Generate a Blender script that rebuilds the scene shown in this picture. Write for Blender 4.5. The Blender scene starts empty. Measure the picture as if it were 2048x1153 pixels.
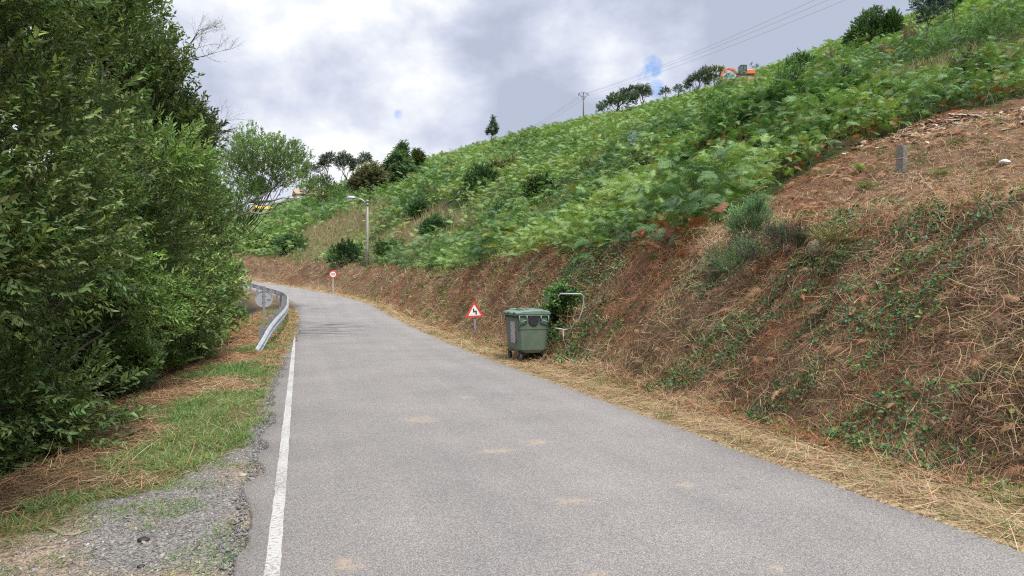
import bpy, math, random
import numpy as np
from mathutils import Vector, Matrix

PI = math.pi
rs = np.random.RandomState(7)
random.seed(7)
scene = bpy.context.scene
COL = scene.collection

# ------------------------------------------------------------------ camera frame
F_PX, CU, HV, EYE = 1484.0, 1024.0, 583.0, 1.6       # focal length, centre column and horizon row of the photo
YAW = math.radians(16.0)
FWD = np.array([math.sin(YAW), math.cos(YAW)])
RGT = np.array([math.cos(YAW), -math.sin(YAW)])

# ------------------------------------------------------------------ numpy noise
def _h(ix, iy, s):
    n = (ix.astype(np.int64) * 374761393 + iy.astype(np.int64) * 668265263 + s * 982451653) & 0xffffffff
    n = ((n ^ (n >> 13)) * 1274126177) & 0xffffffff
    return ((n ^ (n >> 16)) & 0xffff) / 65535.0

def vnoise(x, y, s=0):
    x = np.asarray(x, float); y = np.asarray(y, float)
    ix = np.floor(x); iy = np.floor(y)
    fx = x - ix; fy = y - iy
    fx = fx * fx * (3 - 2 * fx); fy = fy * fy * (3 - 2 * fy)
    a = _h(ix, iy, s); b = _h(ix + 1, iy, s); c = _h(ix, iy + 1, s); d = _h(ix + 1, iy + 1, s)
    return (a * (1 - fx) + b * fx) * (1 - fy) + (c * (1 - fx) + d * fx) * fy

def fbm(x, y, s=0, o=4):
    v = 0; a = .5; t = 0
    for k in range(o):
        v = v + a * vnoise(x, y, s + k * 17); t += a
        x = np.asarray(x) * 2.03 + 3.1; y = np.asarray(y) * 2.03 - 1.7; a *= .5
    return v / t

def sstep(a, b, x):
    t = np.clip((x - a) / (b - a), 0, 1)
    return t * t * (3 - 2 * t)

# ------------------------------------------------------------------ road frame
CX, Y0, RAD, AEND = 1.96, 43.0, 58.0, 1.35
HW = 2.31
CCX = CX - RAD
def road_st(x, y):
    x = np.asarray(x, float); y = np.asarray(y, float)
    ang = np.arctan2(y - Y0, x - CCX)
    dist = np.hypot(x - CCX, y - Y0)
    s_arc = Y0 + RAD * ang; t_arc = dist - RAD
    pax = CCX + RAD * math.cos(AEND); pay = Y0 + RAD * math.sin(AEND)
    s_end = Y0 + RAD * AEND + (x - pax) * -math.sin(AEND) + (y - pay) * math.cos(AEND)
    t_end = (x - pax) * math.cos(AEND) + (y - pay) * math.sin(AEND)
    s = np.where(y < Y0, y, np.where(ang > AEND, s_end, s_arc))
    t = np.where(y < Y0, x - CX, np.where(ang > AEND, t_end, t_arc))
    return s, t

def road_xy(s, t):
    s = np.asarray(s, float); t = np.asarray(t, float)
    a = np.clip((s - Y0) / RAD, 0, AEND)
    ex = np.maximum(s - (Y0 + RAD * AEND), 0)
    x = np.where(s < Y0, CX + t, CCX + (RAD + t) * np.cos(a) - ex * math.sin(AEND))
    y = np.where(s < Y0, s, Y0 + (RAD + t) * np.sin(a) + ex * math.cos(AEND))
    return x, y

def road_z(s):
    s = np.asarray(s, float)
    q = np.clip(s - 12, 0, 78)
    return .00066 * q * q + np.maximum(s - 90, 0) * .10

def left_edge(s):
    return -(HW - .35 * sstep(11, 30, np.asarray(s, float)))

BANK_S = [-30, 10, 20, 28, 38, 90, 200]
BANK_H = [2.6, 2.6, 2.9, 2.6, 2.0, 2.1, 2.5]
PA, PB, PCc = .3500, .1304, -2.75
PAD = None
def height(x, y, detail=True):
    x = np.asarray(x, float); y = np.asarray(y, float)
    s, t = road_st(x, y)
    zr = road_z(s)
    r = t - HW
    l = left_edge(s) - t
    # ---- uphill side
    hb = np.interp(s, BANK_S, BANK_H)
    r0 = 1.05 + .25 * (vnoise(s * .35, s * 0, 3) - .5)
    r1 = 3.35 + .9 * (vnoise(s * .22, s * 0 + 5, 4) - .5)
    p = np.clip((r - r0) / (r1 - r0), 0, 1)
    prof = .55 * p + .45 * p * p * (3 - 2 * p)
    zb = zr + .02 * np.clip(r, 0, 1.2) + hb * prof + .12 * np.maximum(r - r1, 0)
    zp = PCc + PA * x + PB * y
    und = (fbm(x * .055, y * .055, 11, 3) - .5) * 3.0 * sstep(12, 40, r) + (fbm(x * .22, y * .22, 21, 3) - .5) * 1.7 * sstep(5, 16, r)
    w = sstep(0, 1, np.clip((r - r1) / 13.0, 0, 1)) * .5 + .5 * np.clip((r - r1) / 13.0, 0, 1)
    zu = zb + (zp - zb) * w + und
    D = np.hypot(x, y)
    azd = np.degrees(np.arctan2(x, y))
    zu = zu - .018 * D * np.exp(-((azd - 29.5) / 9.5) ** 2) * sstep(45, 130, D) * (r > 5)
    zu = zu - .0009 * np.maximum(D - 300, 0) ** 2 * (r > 5)
    if detail:
        bump = (fbm(x * 1.3 + y * .2, y * 1.1, 31, 3) - .5)
        zu = zu + bump * .42 * sstep(.9, 1.8, r) * (1 - .5 * sstep(8, 20, r))
        zu = zu + (fbm(x * 4, y * 4, 41, 2) - .5) * .16 * sstep(.9, 1.7, r)
        face = sstep(1.0, 1.7, r) * (1 - sstep(3.2, 4.6, r))
        zu = zu + face * ((fbm(s * 1.15, r * .45, 43, 3) - .5) * .75 + (fbm(s * 3.4, r * 1.2, 45, 2) - .5) * .28)
        zu = zu - .22 * np.exp(-((r - 1.35) / .28) ** 2) * sstep(.42, .62, fbm(s * .8, s * 0 + 2, 47, 2))
    # ---- downhill side
    zl = zr - .035 - .06 * np.clip(l, 0, 2) - .30 * np.clip(l - 2.0, 0, 30)
    if detail:
        zl = zl + (fbm(x * 2.1, y * 2.1, 51, 3) - .5) * .12 * sstep(.1, .6, l)
    z = np.where(r > 0, zu, np.where(l > 0, zl, zr))
    z = np.where((r < .0) & (l < .0), zr - .05, z)
    z = np.where(D > 420, np.maximum(z, -30), z)
    if PAD is not None:
        px, py, pz, pr = PAD
        k = 1 - sstep(pr, pr + 4, np.hypot(x - px, y - py))
        z = z * (1 - k) + pz * k
    return z

def H(x, y): return float(height(np.array([x]), np.array([y]))[0])

def dirs(u):
    q = (u - CU) / F_PX
    return FWD + RGT * q

def at(u, d):
    """the spot on the ground in the photo's column u at d metres ahead"""
    e = dirs(u) * d
    return Vector((e[0], e[1], H(e[0], e[1])))

def ztop(v, d): return EYE + (HV - v) / F_PX * d

def hit(u, v, d0=3, d1=330):
    e = dirs(u); k = (HV - v) / F_PX
    ds = np.geomspace(d0, d1, 1500)
    zz = height(e[0] * ds, e[1] * ds)
    below = np.nonzero(EYE + k * ds < zz)[0]
    d = ds[below[0]] if len(below) else d1
    return Vector((e[0] * d, e[1] * d, H(e[0] * d, e[1] * d))), d

# level bench the digger stands on
_e = dirs(1487) * 128
PAD = (_e[0], _e[1], H(_e[0], _e[1]) + 2.6, 3.4)

def normals(x, y, e=.12):
    dx = (height(x + e, y) - height(x - e, y)) / (2 * e)
    dy = (height(x, y + e) - height(x, y - e)) / (2 * e)
    n = np.stack([-dx, -dy, np.ones_like(dx)], 1)
    return n / np.linalg.norm(n, axis=1)[:, None]

# ------------------------------------------------------------------ object helpers
def tag(o, label=None, cat=None, group=None, kind=None):
    if label: o['label'] = label
    if cat: o['category'] = cat
    if group: o['group'] = group
    if kind: o['kind'] = kind
    return o

def empty(name, loc, rz=0, label=None, cat=None, group=None, rot=None):
    o = bpy.data.objects.new(name, None); COL.objects.link(o)
    o.location = loc
    o.rotation_euler = rot if rot else (0, 0, rz)
    o.empty_display_size = .2
    return tag(o, label, cat, group)

def link_mesh(name, me, m, parent=None):
    o = bpy.data.objects.new(name, me); COL.objects.link(o)
    if m:
        for q in (m if isinstance(m, (list, tuple)) else [m]): me.materials.append(q)
    if parent: o.parent = parent
    return o

def np_mesh(name, V, Fq, m, C=None, parent=None, smooth=False):
    me = bpy.data.meshes.new(name)
    n = len(V); k = len(Fq)
    me.vertices.add(n); me.vertices.foreach_set('co', np.ascontiguousarray(V, np.float32).ravel())
    me.loops.add(4 * k); me.loops.foreach_set('vertex_index', np.ascontiguousarray(Fq, np.int32).ravel())
    me.polygons.add(k); me.polygons.foreach_set('loop_start', np.arange(0, 4 * k, 4, dtype=np.int32))
    if smooth: me.polygons.foreach_set('use_smooth', np.ones(k, bool))
    me.update(calc_edges=True)
    if C is not None:
        a = me.color_attributes.new('col', 'FLOAT_COLOR', 'POINT')
        c4 = np.ones((n, 4), np.float32); c4[:, :3] = C
        a.data.foreach_set('color', c4.ravel())
    return link_mesh(name, me, m, parent)

class MB:
    """collects shapes, builds one mesh"""
    def __init__(s): s.v = []; s.f = []; s.mi = []; s.sm = []; s.cur = 0
    def add(s, vs, fs, smooth=False):
        o = len(s.v); s.v += [tuple(v) for v in vs]
        for f in fs: s.f.append(tuple(i + o for i in f)); s.mi.append(s.cur); s.sm.append(smooth)
        return s
    def box(s, c, d, M=None):
        x, y, z = d[0] / 2, d[1] / 2, d[2] / 2
        vs = [Vector((sx * x, sy * y, sz * z)) for sz in (-1, 1) for sx, sy in ((-1, -1), (1, -1), (1, 1), (-1, 1))]
        if M: vs = [M @ v for v in vs]
        c = Vector(c)
        return s.add([v + c for v in vs], [(3, 2, 1, 0), (4, 5, 6, 7), (0, 1, 5, 4), (1, 2, 6, 5), (2, 3, 7, 6), (3, 0, 4, 7)])
    def tube(s, pts, rad, n=8, caps=True, smooth=True):
        pts = [Vector(p) for p in pts]
        if not isinstance(rad, (list, tuple)): rad = [rad] * len(pts)
        rings = []; up = Vector((.13, .31, .94)).normalized()
        for i, p in enumerate(pts):
            t = (pts[min(i + 1, len(pts) - 1)] - pts[max(i - 1, 0)]).normalized()
            a = t.cross(up)
            if a.length < .05: a = t.cross(Vector((1, 0, 0)))
            a.normalize(); b = t.cross(a)
            rings.append([p + (a * math.cos(2 * PI * k / n) + b * math.sin(2 * PI * k / n)) * rad[i] for k in range(n)])
        vs = [q for r in rings for q in r]; fs = []
        for i in range(len(pts) - 1):
            for k in range(n):
                fs.append((i * n + k, i * n + (k + 1) % n, (i + 1) * n + (k + 1) % n, (i + 1) * n + k))
        s.add(vs, fs, smooth)
        if caps:
            o = len(s.v) - len(vs)
            s.f.append(tuple(o + k for k in range(n - 1, -1, -1))); s.mi.append(s.cur); s.sm.append(False)
            s.f.append(tuple(o + (len(pts) - 1) * n + k for k in range(n))); s.mi.append(s.cur); s.sm.append(False)
        return s
    def prism(s, outline, y0, y1, M=None):
        """outline in x,z pushed along y"""
        n = len(outline)
        vs = [Vector((p[0], y0, p[1])) for p in outline] + [Vector((p[0], y1, p[1])) for p in outline]
        if M: vs = [M @ v for v in vs]
        fs = [tuple(range(n)), tuple(range(2 * n - 1, n - 1, -1))] + [((i + 1) % n, i, n + i, n + (i + 1) % n) for i in range(n)]
        return s.add(vs, fs)
    def ring(s, outer, inner, y0, y1):
        """band between two outlines (x,z), pushed along y"""
        n = len(outer)
        vs = [(p[0], y0, p[1]) for p in outer] + [(p[0], y0, p[1]) for p in inner] + [(p[0], y1, p[1]) for p in outer] + [(p[0], y1, p[1]) for p in inner]
        fs = []
        for i in range(n):
            j = (i + 1) % n
            fs += [(i, j, n + j, n + i), (2 * n + j, 2 * n + i, 3 * n + i, 3 * n + j), (j, i, 2 * n + i, 2 * n + j), (n + i, n + j, 3 * n + j, 3 * n + i)]
        return s.add(vs, fs)
    def build(s, name, m, parent=None, bevel=0, loc=None, segs=2):
        me = bpy.data.meshes.new(name)
        me.from_pydata(s.v, [], s.f)
        me.polygons.foreach_set('material_index', s.mi); me.polygons.foreach_set('use_smooth', s.sm)
        me.update()
        o = link_mesh(name, me, m, parent)
        if bevel:
            b = o.modifiers.new('bevel', 'BEVEL'); b.width = bevel; b.segments = segs; b.limit_method = 'ANGLE'; b.angle_limit = math.radians(35)
        if loc is not None: o.location = loc
        return o

# ------------------------------------------------------------------ materials
def newmat(name):
    m = bpy.data.materials.new(name); m.use_nodes = True
    nt = m.node_tree; nt.nodes.clear()
    out = nt.nodes.new('ShaderNodeOutputMaterial')
    return m, nt, out

def N(nt, t, **kw):
    n = nt.nodes.new(t)
    for k, v in kw.items():
        if k in n.inputs: n.inputs[k].default_value = v
        else: setattr(n, k, v)
    return n

def ramp(nt, fac, stops):
    n = nt.nodes.new('ShaderNodeValToRGB'); r = n.color_ramp
    while len(r.elements) > 1: r.elements.remove(r.elements[-1])
    r.elements[0].position = stops[0][0]; r.elements[0].color = (*stops[0][1], 1) if len(stops[0][1]) == 3 else stops[0][1]
    for p, c in stops[1:]:
        e = r.elements.new(p); e.color = (*c, 1) if len(c) == 3 else c
    nt.links.new(fac, n.inputs['Fac'])
    return n.outputs['Color']

def mixc(nt, fac, a, b, mode='MIX'):
    n = nt.nodes.new('ShaderNodeMix'); n.data_type = 'RGBA'; n.blend_type = mode
    for s, i in ((fac, 0), (a, 6), (b, 7)):
        if hasattr(s, 'node'): nt.links.new(s, n.inputs[i])
        else: n.inputs[i].default_value = s if i == 0 else (*s, 1)
    return n.outputs[2]

def mth(nt, op, a, b=None, c=None):
    n = nt.nodes.new('ShaderNodeMath'); n.operation = op
    for i, s in enumerate((a, b, c)):
        if s is None: continue
        if hasattr(s, 'node'): nt.links.new(s, n.inputs[i])
        else: n.inputs[i].default_value = s
    return n.outputs[0]

def mat_surface(name, c1, c2, scale=6, rough=.6, metal=0, bump=.1, dirt=None, dscale=3, spec=.5):
    """paint, metal, stone: two tones of noise, optional dirt patches, fine bump"""
    m, nt, out = newmat(name)
    tc = N(nt, 'ShaderNodeTexCoord')
    n1 = N(nt, 'ShaderNodeTexNoise', Scale=scale, Detail=6.0, Roughness=.6); nt.links.new(tc.outputs['Object'], n1.inputs['Vector'])
    c = ramp(nt, n1.outputs['Fac'], [(.35, c1), (.65, c2)])
    if dirt:
        n2 = N(nt, 'ShaderNodeTexNoise', Scale=dscale, Detail=8.0, Roughness=.7); nt.links.new(tc.outputs['Object'], n2.inputs['Vector'])
        k = ramp(nt, n2.outputs['Fac'], [(.5, (0, 0, 0)), (.72, (.75, .75, .75))])
        c = mixc(nt, k, c, dirt)
    p = N(nt, 'ShaderNodeBsdfPrincipled', Roughness=rough, Metallic=metal)
    p.inputs['Specular IOR Level'].default_value = spec
    nt.links.new(c, p.inputs['Base Color'])
    if bump:
        b = N(nt, 'ShaderNodeBump', Strength=bump, Distance=.01)
        n3 = N(nt, 'ShaderNodeTexNoise', Scale=scale * 12, Detail=3.0); nt.links.new(tc.outputs['Object'], n3.inputs['Vector'])
        nt.links.new(n3.outputs['Fac'], b.inputs['Height']); nt.links.new(b.outputs['Normal'], p.inputs['Normal'])
    nt.links.new(p.outputs[0], out.inputs[0])
    return m

def mat_leaf(name, trans=.28, rough=.5, spec=.35):
    m, nt, out = newmat(name)
    a = N(nt, 'ShaderNodeAttribute', attribute_name='col')
    p = N(nt, 'ShaderNodeBsdfPrincipled', Roughness=rough)
    p.inputs['Specular IOR Level'].default_value = spec
    nt.links.new(a.outputs['Color'], p.inputs['Base Color'])
    if trans:
        t = N(nt, 'ShaderNodeBsdfTranslucent')
        w = mixc(nt, 1.0, a.outputs['Color'], (1.25, 1.3, .7), 'MULTIPLY')
        nt.links.new(w, t.inputs['Color'])
        x = N(nt, 'ShaderNodeMixShader', Fac=trans)
        nt.links.new(p.outputs[0], x.inputs[1]); nt.links.new(t.outputs[0], x.inputs[2])
        nt.links.new(x.outputs[0], out.inputs[0])
    else:
        nt.links.new(p.outputs[0], out.inputs[0])
    return m

M_LEAF = mat_leaf('leaf')
M_GLOSSY = mat_leaf('glossy_leaf', .25, .45, .4)
M_DRY = mat_leaf('dry_stalk', .12, .7, .2)
M_STONES = mat_leaf('loose_stone', 0, .85, .3)
M_BARK = mat_surface('bark', (.09, .075, .06), (.17, .15, .125), 9, .9, bump=.6, dirt=(.06, .07, .04))
M_BARKPALE = mat_surface('pale_bark', (.20, .18, .15), (.34, .31, .27), 9, .85, bump=.5)
M_GALV = mat_surface('galvanised_steel', (.42, .44, .46), (.56, .58, .60), 5, .45, .55, .05, dirt=(.30, .29, .27))
M_GALVDARK = mat_surface('weathered_steel', (.20, .215, .235), (.30, .31, .33), 6, .55, .3, .05, dirt=(.16, .15, .14))
M_GALVPALE = mat_surface('pale_steel', (.24, .25, .24), (.33, .34, .32), 6, .5, .25, .05, dirt=(.30, .25, .20))
M_SIGNBACK = mat_surface('sign_back', (.34, .355, .38), (.40, .415, .44), 4, .5, .2, .03)
M_WHITE = mat_surface('white_paint', (.70, .70, .68), (.80, .80, .79), 5, .5, bump=.03, dirt=(.50, .47, .42))
M_RED = mat_surface('red_paint', (.50, .045, .03), (.60, .07, .05), 5, .45, bump=.02, dirt=(.34, .07, .05))
M_BLACK = mat_surface('black_paint', (.012, .012, .014), (.03, .03, .03), 5, .5, bump=.02)
M_RUBBER = mat_surface('black_rubber', (.012, .012, .012), (.03, .03, .03), 10, .75)
M_BIN = mat_surface('green_plastic', (.08, .12, .086), (.10, .145, .104), 2.5, .5, bump=.05, dirt=(.15, .165, .135), dscale=5)
M_BINLID = mat_surface('faded_green_plastic', (.11, .18, .135), (.14, .22, .165), 3, .45, bump=.05, dirt=(.17, .21, .17), dscale=6)
M_BINDARK = mat_surface('dark_plastic', (.012, .012, .018), (.025, .022, .032), 8, .5)
M_CONC = mat_surface('grey_concrete', (.26, .25, .24), (.40, .385, .36), 12, .9, bump=.4, dirt=(.18, .17, .15), dscale=6)
M_GRANITE = mat_surface('granite', (.11, .095, .08), (.21, .185, .16), 22, .9, bump=.6, dirt=(.24, .25, .17), dscale=9)
M_WHITESTONE = mat_surface('white_stone', (.62, .61, .59), (.74, .73, .71), 14, .8, bump=.3)
M_BOULDER = mat_surface('brown_stone', (.22, .165, .12), (.34, .27, .20), 9, .9, bump=.6)
M_ORANGE = mat_surface('orange_paint', (.62, .11, .025), (.70, .15, .035), 2, .4, bump=.02, dirt=(.45, .17, .08))
M_DARKMET = mat_surface('dark_steel', (.03, .03, .032), (.07, .066, .06), 4, .6, .2, .1, dirt=(.13, .10, .07))
M_GLASS = mat_surface('tinted_glass', (.05, .085, .085), (.09, .14, .14), 2, .06, bump=0)
M_WALL = mat_surface('white_render', (.62, .61, .58), (.72, .71, .69), 2, .9, bump=.1)
M_OCHRE = mat_surface('ochre_render', (.62, .36, .06), (.70, .43, .09), 2, .9, bump=.1)
M_TILE = mat_surface('clay_tile', (.38, .19, .11), (.50, .28, .17), 6, .9, bump=.4)
M_DEADWOOD = mat_surface('dead_wood', (.26, .20, .15), (.40, .33, .26), 14, .9, bump=.5)
M_PALEWOOD = mat_surface('bleached_wood', (.42, .38, .33), (.56, .52, .46), 14, .9, bump=.5)

# ------------------------------------------------------------------ ground sheet
def col_mix(a, b, k): return a * (1 - k[:, None]) + b * k[:, None]
def clear_edge(x): return np.interp(x, [4, 8, 12, 16, 22, 25, 29, 36, 60], [13.2, 13.6, 18.2, 22.0, 23.6, 21.0, 17.5, 13, 2])
def in_clear(x, y):
    """1 inside the cleared slope above the bank, 0 in the standing bracken"""
    j = (fbm(x * .5, y * .5, 61, 2) - .5) * 2.6
    return sstep(-.5, .5, clear_edge(x) + j - y)

def is_gravel(x, y, l):
    j = (fbm(x * 1.4, y * 1.4, 71, 3) - .5) * 1.6
    b = 8.1 + (x + .55) * 1.75
    return np.maximum(sstep(-.35, .35, b + j - y) * (x < 0), (1 - sstep(.10, .30, l + j * .12)) * .9)

def ground_colour(x, y):
    s, t = road_st(x, y); r = t - HW; l = left_edge(s) - t
    n = fbm(x * .7, y * .7, 81, 3); n2 = fbm(x * 3, y * 3, 91, 2)
    c = np.tile(np.array([.085, .06, .04]), (len(x), 1))
    soil = np.array([.085, .056, .036]); thatch = np.array([.15, .098, .06]); straw = np.array([.30, .225, .13])
    moss = np.array([.035, .05, .018]); grav = np.array([.20, .192, .184]); tan = np.array([.26, .21, .16])
    up = r > 0
    cu = col_mix(np.tile(straw, (len(x), 1)), np.tile(thatch, (len(x), 1)), sstep(.7, 1.5, r + (n - .5)))
    cu = col_mix(cu, np.tile(soil, (len(x), 1)), sstep(.5, .7, n2) * sstep(1.0, 1.6, r) * .7)
    br = (1 - in_clear(x, y)) * sstep(3.0, 4.0, r)
    D = np.hypot(x, y)
    far = col_mix(np.tile(moss, (len(x), 1)), np.tile(np.array([.07, .13, .035]), (len(x), 1)), sstep(50, 130, D))
    far = col_mix(far, np.tile(np.array([.13, .10, .055]), (len(x), 1)), dry_patch(x, y) * .8)
    cu = col_mix(cu, far, br)
    # bare earth bench by the digger
    k = (1 - sstep(2.0, 4.6, np.hypot(x - PAD[0] - .6, y - PAD[1] + 1.6) + (n - .5) * 5))
    cu = col_mix(cu, np.tile(np.array([.42, .26, .15]), (len(x), 1)), k)
    g = is_gravel(x, y, l)
    cl = col_mix(np.tile(np.array([.12, .105, .05]), (len(x), 1)), np.tile(np.array([.16, .105, .06]), (len(x), 1)), sstep(.4, .6, n))
    gg = col_mix(np.tile(grav, (len(x), 1)), np.tile(tan, (len(x), 1)), sstep(.48, .68, fbm(x * 1.1, y * 1.1, 95, 2)))
    cl = col_mix(cl, gg, g)
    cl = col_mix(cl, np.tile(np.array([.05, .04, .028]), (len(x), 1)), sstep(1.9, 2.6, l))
    return np.where(up[:, None], cu, cl)

def mat_ground():
    m, nt, out = newmat('soil')
    tc = N(nt, 'ShaderNodeTexCoord')
    a = N(nt, 'ShaderNodeAttribute', attribute_name='col')
    v = N(nt, 'ShaderNodeTexVoronoi', Scale=75.0); nt.links.new(tc.outputs['Object'], v.inputs['Vector'])
    n = N(nt, 'ShaderNodeTexNoise', Scale=22.0, Detail=8.0, Roughness=.7); nt.links.new(tc.outputs['Object'], n.inputs['Vector'])
    bw = N(nt, 'ShaderNodeRGBToBW'); nt.links.new(v.outputs['Color'], bw.inputs[0])
    k = ramp(nt, bw.outputs[0], [(.2, (.5, .5, .5)), (.8, (1.5, 1.48, 1.45))])
    k2 = ramp(nt, n.outputs['Fac'], [(.3, (.6, .6, .6)), (.7, (1.35, 1.33, 1.3))])
    c = mixc(nt, 1.0, a.outputs['Color'], k, 'MULTIPLY'); c = mixc(nt, 1.0, c, k2, 'MULTIPLY')
    p = N(nt, 'ShaderNodeBsdfPrincipled', Roughness=.95); p.inputs['Specular IOR Level'].default_value = .15
    nt.links.new(c, p.inputs['Base Color'])
    b = N(nt, 'ShaderNodeBump', Strength=.8, Distance=.015)
    h = mth(nt, 'ADD', n.outputs['Fac'], mth(nt, 'MULTIPLY', v.outputs['Distance'], -.7))
    nt.links.new(h, b.inputs['Height']); nt.links.new(b.outputs['Normal'], p.inputs['Normal'])
    nt.links.new(p.outputs[0], out.inputs[0])
    return m

def build_ground():
    a1 = np.radians(np.arange(-40, 80, .3)); a2 = np.radians(np.arange(80, 320, 3.0))
    az = np.concatenate([a1, a2])
    rad = np.concatenate([np.linspace(.4, 3, 8)[:-1], np.geomspace(3, 440, 300), np.array([600, 900, 1500, 3000])])
    A, R = np.meshgrid(az, rad)
    X = (R * np.sin(A)).ravel(); Y = (R * np.cos(A)).ravel()
    Z = height(X, Y)
    na, nr = len(az), len(rad)
    i, j = np.meshgrid(np.arange(nr - 1), np.arange(na), indexing='ij')
    j2 = (j + 1) % na
    Fq = np.stack([i * na + j, (i + 1) * na + j, (i + 1) * na + j2, i * na + j2], -1).reshape(-1, 4)[:, ::-1]
    V = np.stack([X, Y, Z], 1)
    # close the middle
    c0 = len(V); V = np.vstack([V, [[0, 0, H(0, 0)]]])
    jj = np.arange(0, na - 1, 2)
    cap = np.stack([np.full(len(jj), c0), jj, jj + 1, np.minimum(jj + 2, na - 1)], 1)[:, ::-1]
    Fq = np.vstack([Fq, cap])
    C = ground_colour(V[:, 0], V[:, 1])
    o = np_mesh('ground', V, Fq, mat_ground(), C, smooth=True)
    tag(o, kind='structure')

# ------------------------------------------------------------------ road
def spot(nt, tc, x, y, rx, ry):
    mp = N(nt, 'ShaderNodeMapping')
    mp.inputs['Location'].default_value = (-x / rx, -y / ry, 0); mp.inputs['Scale'].default_value = (1 / rx, 1 / ry, 0)
    nt.links.new(tc, mp.inputs['Vector'])
    ln = N(nt, 'ShaderNodeVectorMath', operation='LENGTH'); nt.links.new(mp.outputs[0], ln.inputs[0])
    mr = N(nt, 'ShaderNodeMapRange'); mr.inputs['From Min'].default_value = 1.2; mr.inputs['From Max'].default_value = 0.0
    nt.links.new(ln.outputs['Value'], mr.inputs['Value'])
    return mr.outputs[0]

def asphalt_nodes(nt, tc):
    v = N(nt, 'ShaderNodeTexVoronoi', Scale=150.0); nt.links.new(tc, v.inputs['Vector'])
    v2 = N(nt, 'ShaderNodeTexVoronoi', Scale=330.0); nt.links.new(tc, v2.inputs['Vector'])
    bw = N(nt, 'ShaderNodeRGBToBW'); nt.links.new(v.outputs['Color'], bw.inputs[0])
    bw2 = N(nt, 'ShaderNodeRGBToBW'); nt.links.new(v2.outputs['Color'], bw2.inputs[0])
    k = mth(nt, 'ADD', mth(nt, 'MULTIPLY', bw.outputs[0], .62), mth(nt, 'MULTIPLY', bw2.outputs[0], .38))
    c = ramp(nt, k, [(.22, (.115, .107, .10)), (.42, (.19, .179, .17)), (.6, (.25, .235, .223)), (.82, (.41, .39, .37))])
    return c, v, v2

def mat_road():
    m, nt, out = newmat('asphalt')
    tcn = N(nt, 'ShaderNodeTexCoord'); tc = tcn.outputs['Object']
    c, v, v2 = asphalt_nodes(nt, tc)
    n = N(nt, 'ShaderNodeTexNoise', Scale=.55, Detail=6.0, Roughness=.6); nt.links.new(tc, n.inputs['Vector'])
    c = mixc(nt, 1.0, c, ramp(nt, n.outputs['Fac'], [(.3, (.86, .86, .87)), (.7, (1.12, 1.11, 1.1))]), 'MULTIPLY')
    # streaks worn along the lane by wheels
    mp = N(nt, 'ShaderNodeMapping'); mp.inputs['Scale'].default_value = (2.2, .05, 1); nt.links.new(tc, mp.inputs['Vector'])
    w = N(nt, 'ShaderNodeTexNoise', Scale=1.0, Detail=4.0); nt.links.new(mp.outputs[0], w.inputs['Vector'])
    c = mixc(nt, 1.0, c, ramp(nt, w.outputs['Fac'], [(.3, (.93, .93, .93)), (.7, (1.07, 1.06, 1.05))]), 'MULTIPLY')
    nz = N(nt, 'ShaderNodeTexNoise', Scale=14.0, Detail=5.0, Roughness=.65); nt.links.new(tc, nz.inputs['Vector'])
    # tan sandy stains
    for (u, vv, rx, ry) in ((992, 902, .30, .14), (695, 1127, .16, .16), (1372, 970, .14, .10), (1143, 1002, .22, .14), (932, 795, .2, .16), (1075, 885, .25, .2), (1190, 1148, .10, .07), (1552, 1137, .09, .07), (840, 840, .3, .3)):
        d = 1.6 * F_PX / (vv - HV); e = dirs(u) * d
        q = spot(nt, tc, e[0], e[1], rx * .75, ry * .85)
        k = mth(nt, 'MULTIPLY', q, mth(nt, 'SUBTRACT', mth(nt, 'MULTIPLY', nz.outputs['Fac'], 4.0), 1.55))
        k = mth(nt, 'MINIMUM', mth(nt, 'MAXIMUM', k, 0.0), .55)
        c = mixc(nt, k, c, (.44, .33, .225))
    # dark noise streaks mixed into the colour across the left half, further up
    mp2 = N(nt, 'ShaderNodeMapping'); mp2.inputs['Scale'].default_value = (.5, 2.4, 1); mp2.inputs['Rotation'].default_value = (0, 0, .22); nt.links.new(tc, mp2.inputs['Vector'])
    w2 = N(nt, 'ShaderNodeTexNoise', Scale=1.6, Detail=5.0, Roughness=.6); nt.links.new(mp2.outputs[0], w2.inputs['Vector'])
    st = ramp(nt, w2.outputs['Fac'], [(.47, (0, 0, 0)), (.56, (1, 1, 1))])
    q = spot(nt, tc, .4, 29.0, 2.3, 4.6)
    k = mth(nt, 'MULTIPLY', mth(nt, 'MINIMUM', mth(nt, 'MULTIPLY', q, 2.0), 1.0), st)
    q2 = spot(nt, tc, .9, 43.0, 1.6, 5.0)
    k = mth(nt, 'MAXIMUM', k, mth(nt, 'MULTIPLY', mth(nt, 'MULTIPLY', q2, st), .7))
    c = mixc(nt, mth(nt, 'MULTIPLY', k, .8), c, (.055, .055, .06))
    p = N(nt, 'ShaderNodeBsdfPrincipled', Roughness=.8); p.inputs['Specular IOR Level'].default_value = .35
    nt.links.new(c, p.inputs['Base Color'])
    b = N(nt, 'ShaderNodeBump', Strength=.55, Distance=.006)
    nt.links.new(mth(nt, 'ADD', v.outputs['Distance'], mth(nt, 'MULTIPLY', v2.outputs['Distance'], .5)), b.inputs['Height'])
    b.invert = True
    nt.links.new(b.outputs['Normal'], p.inputs['Normal'])
    nt.links.new(p.outputs[0], out.inputs[0])
    return m

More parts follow.
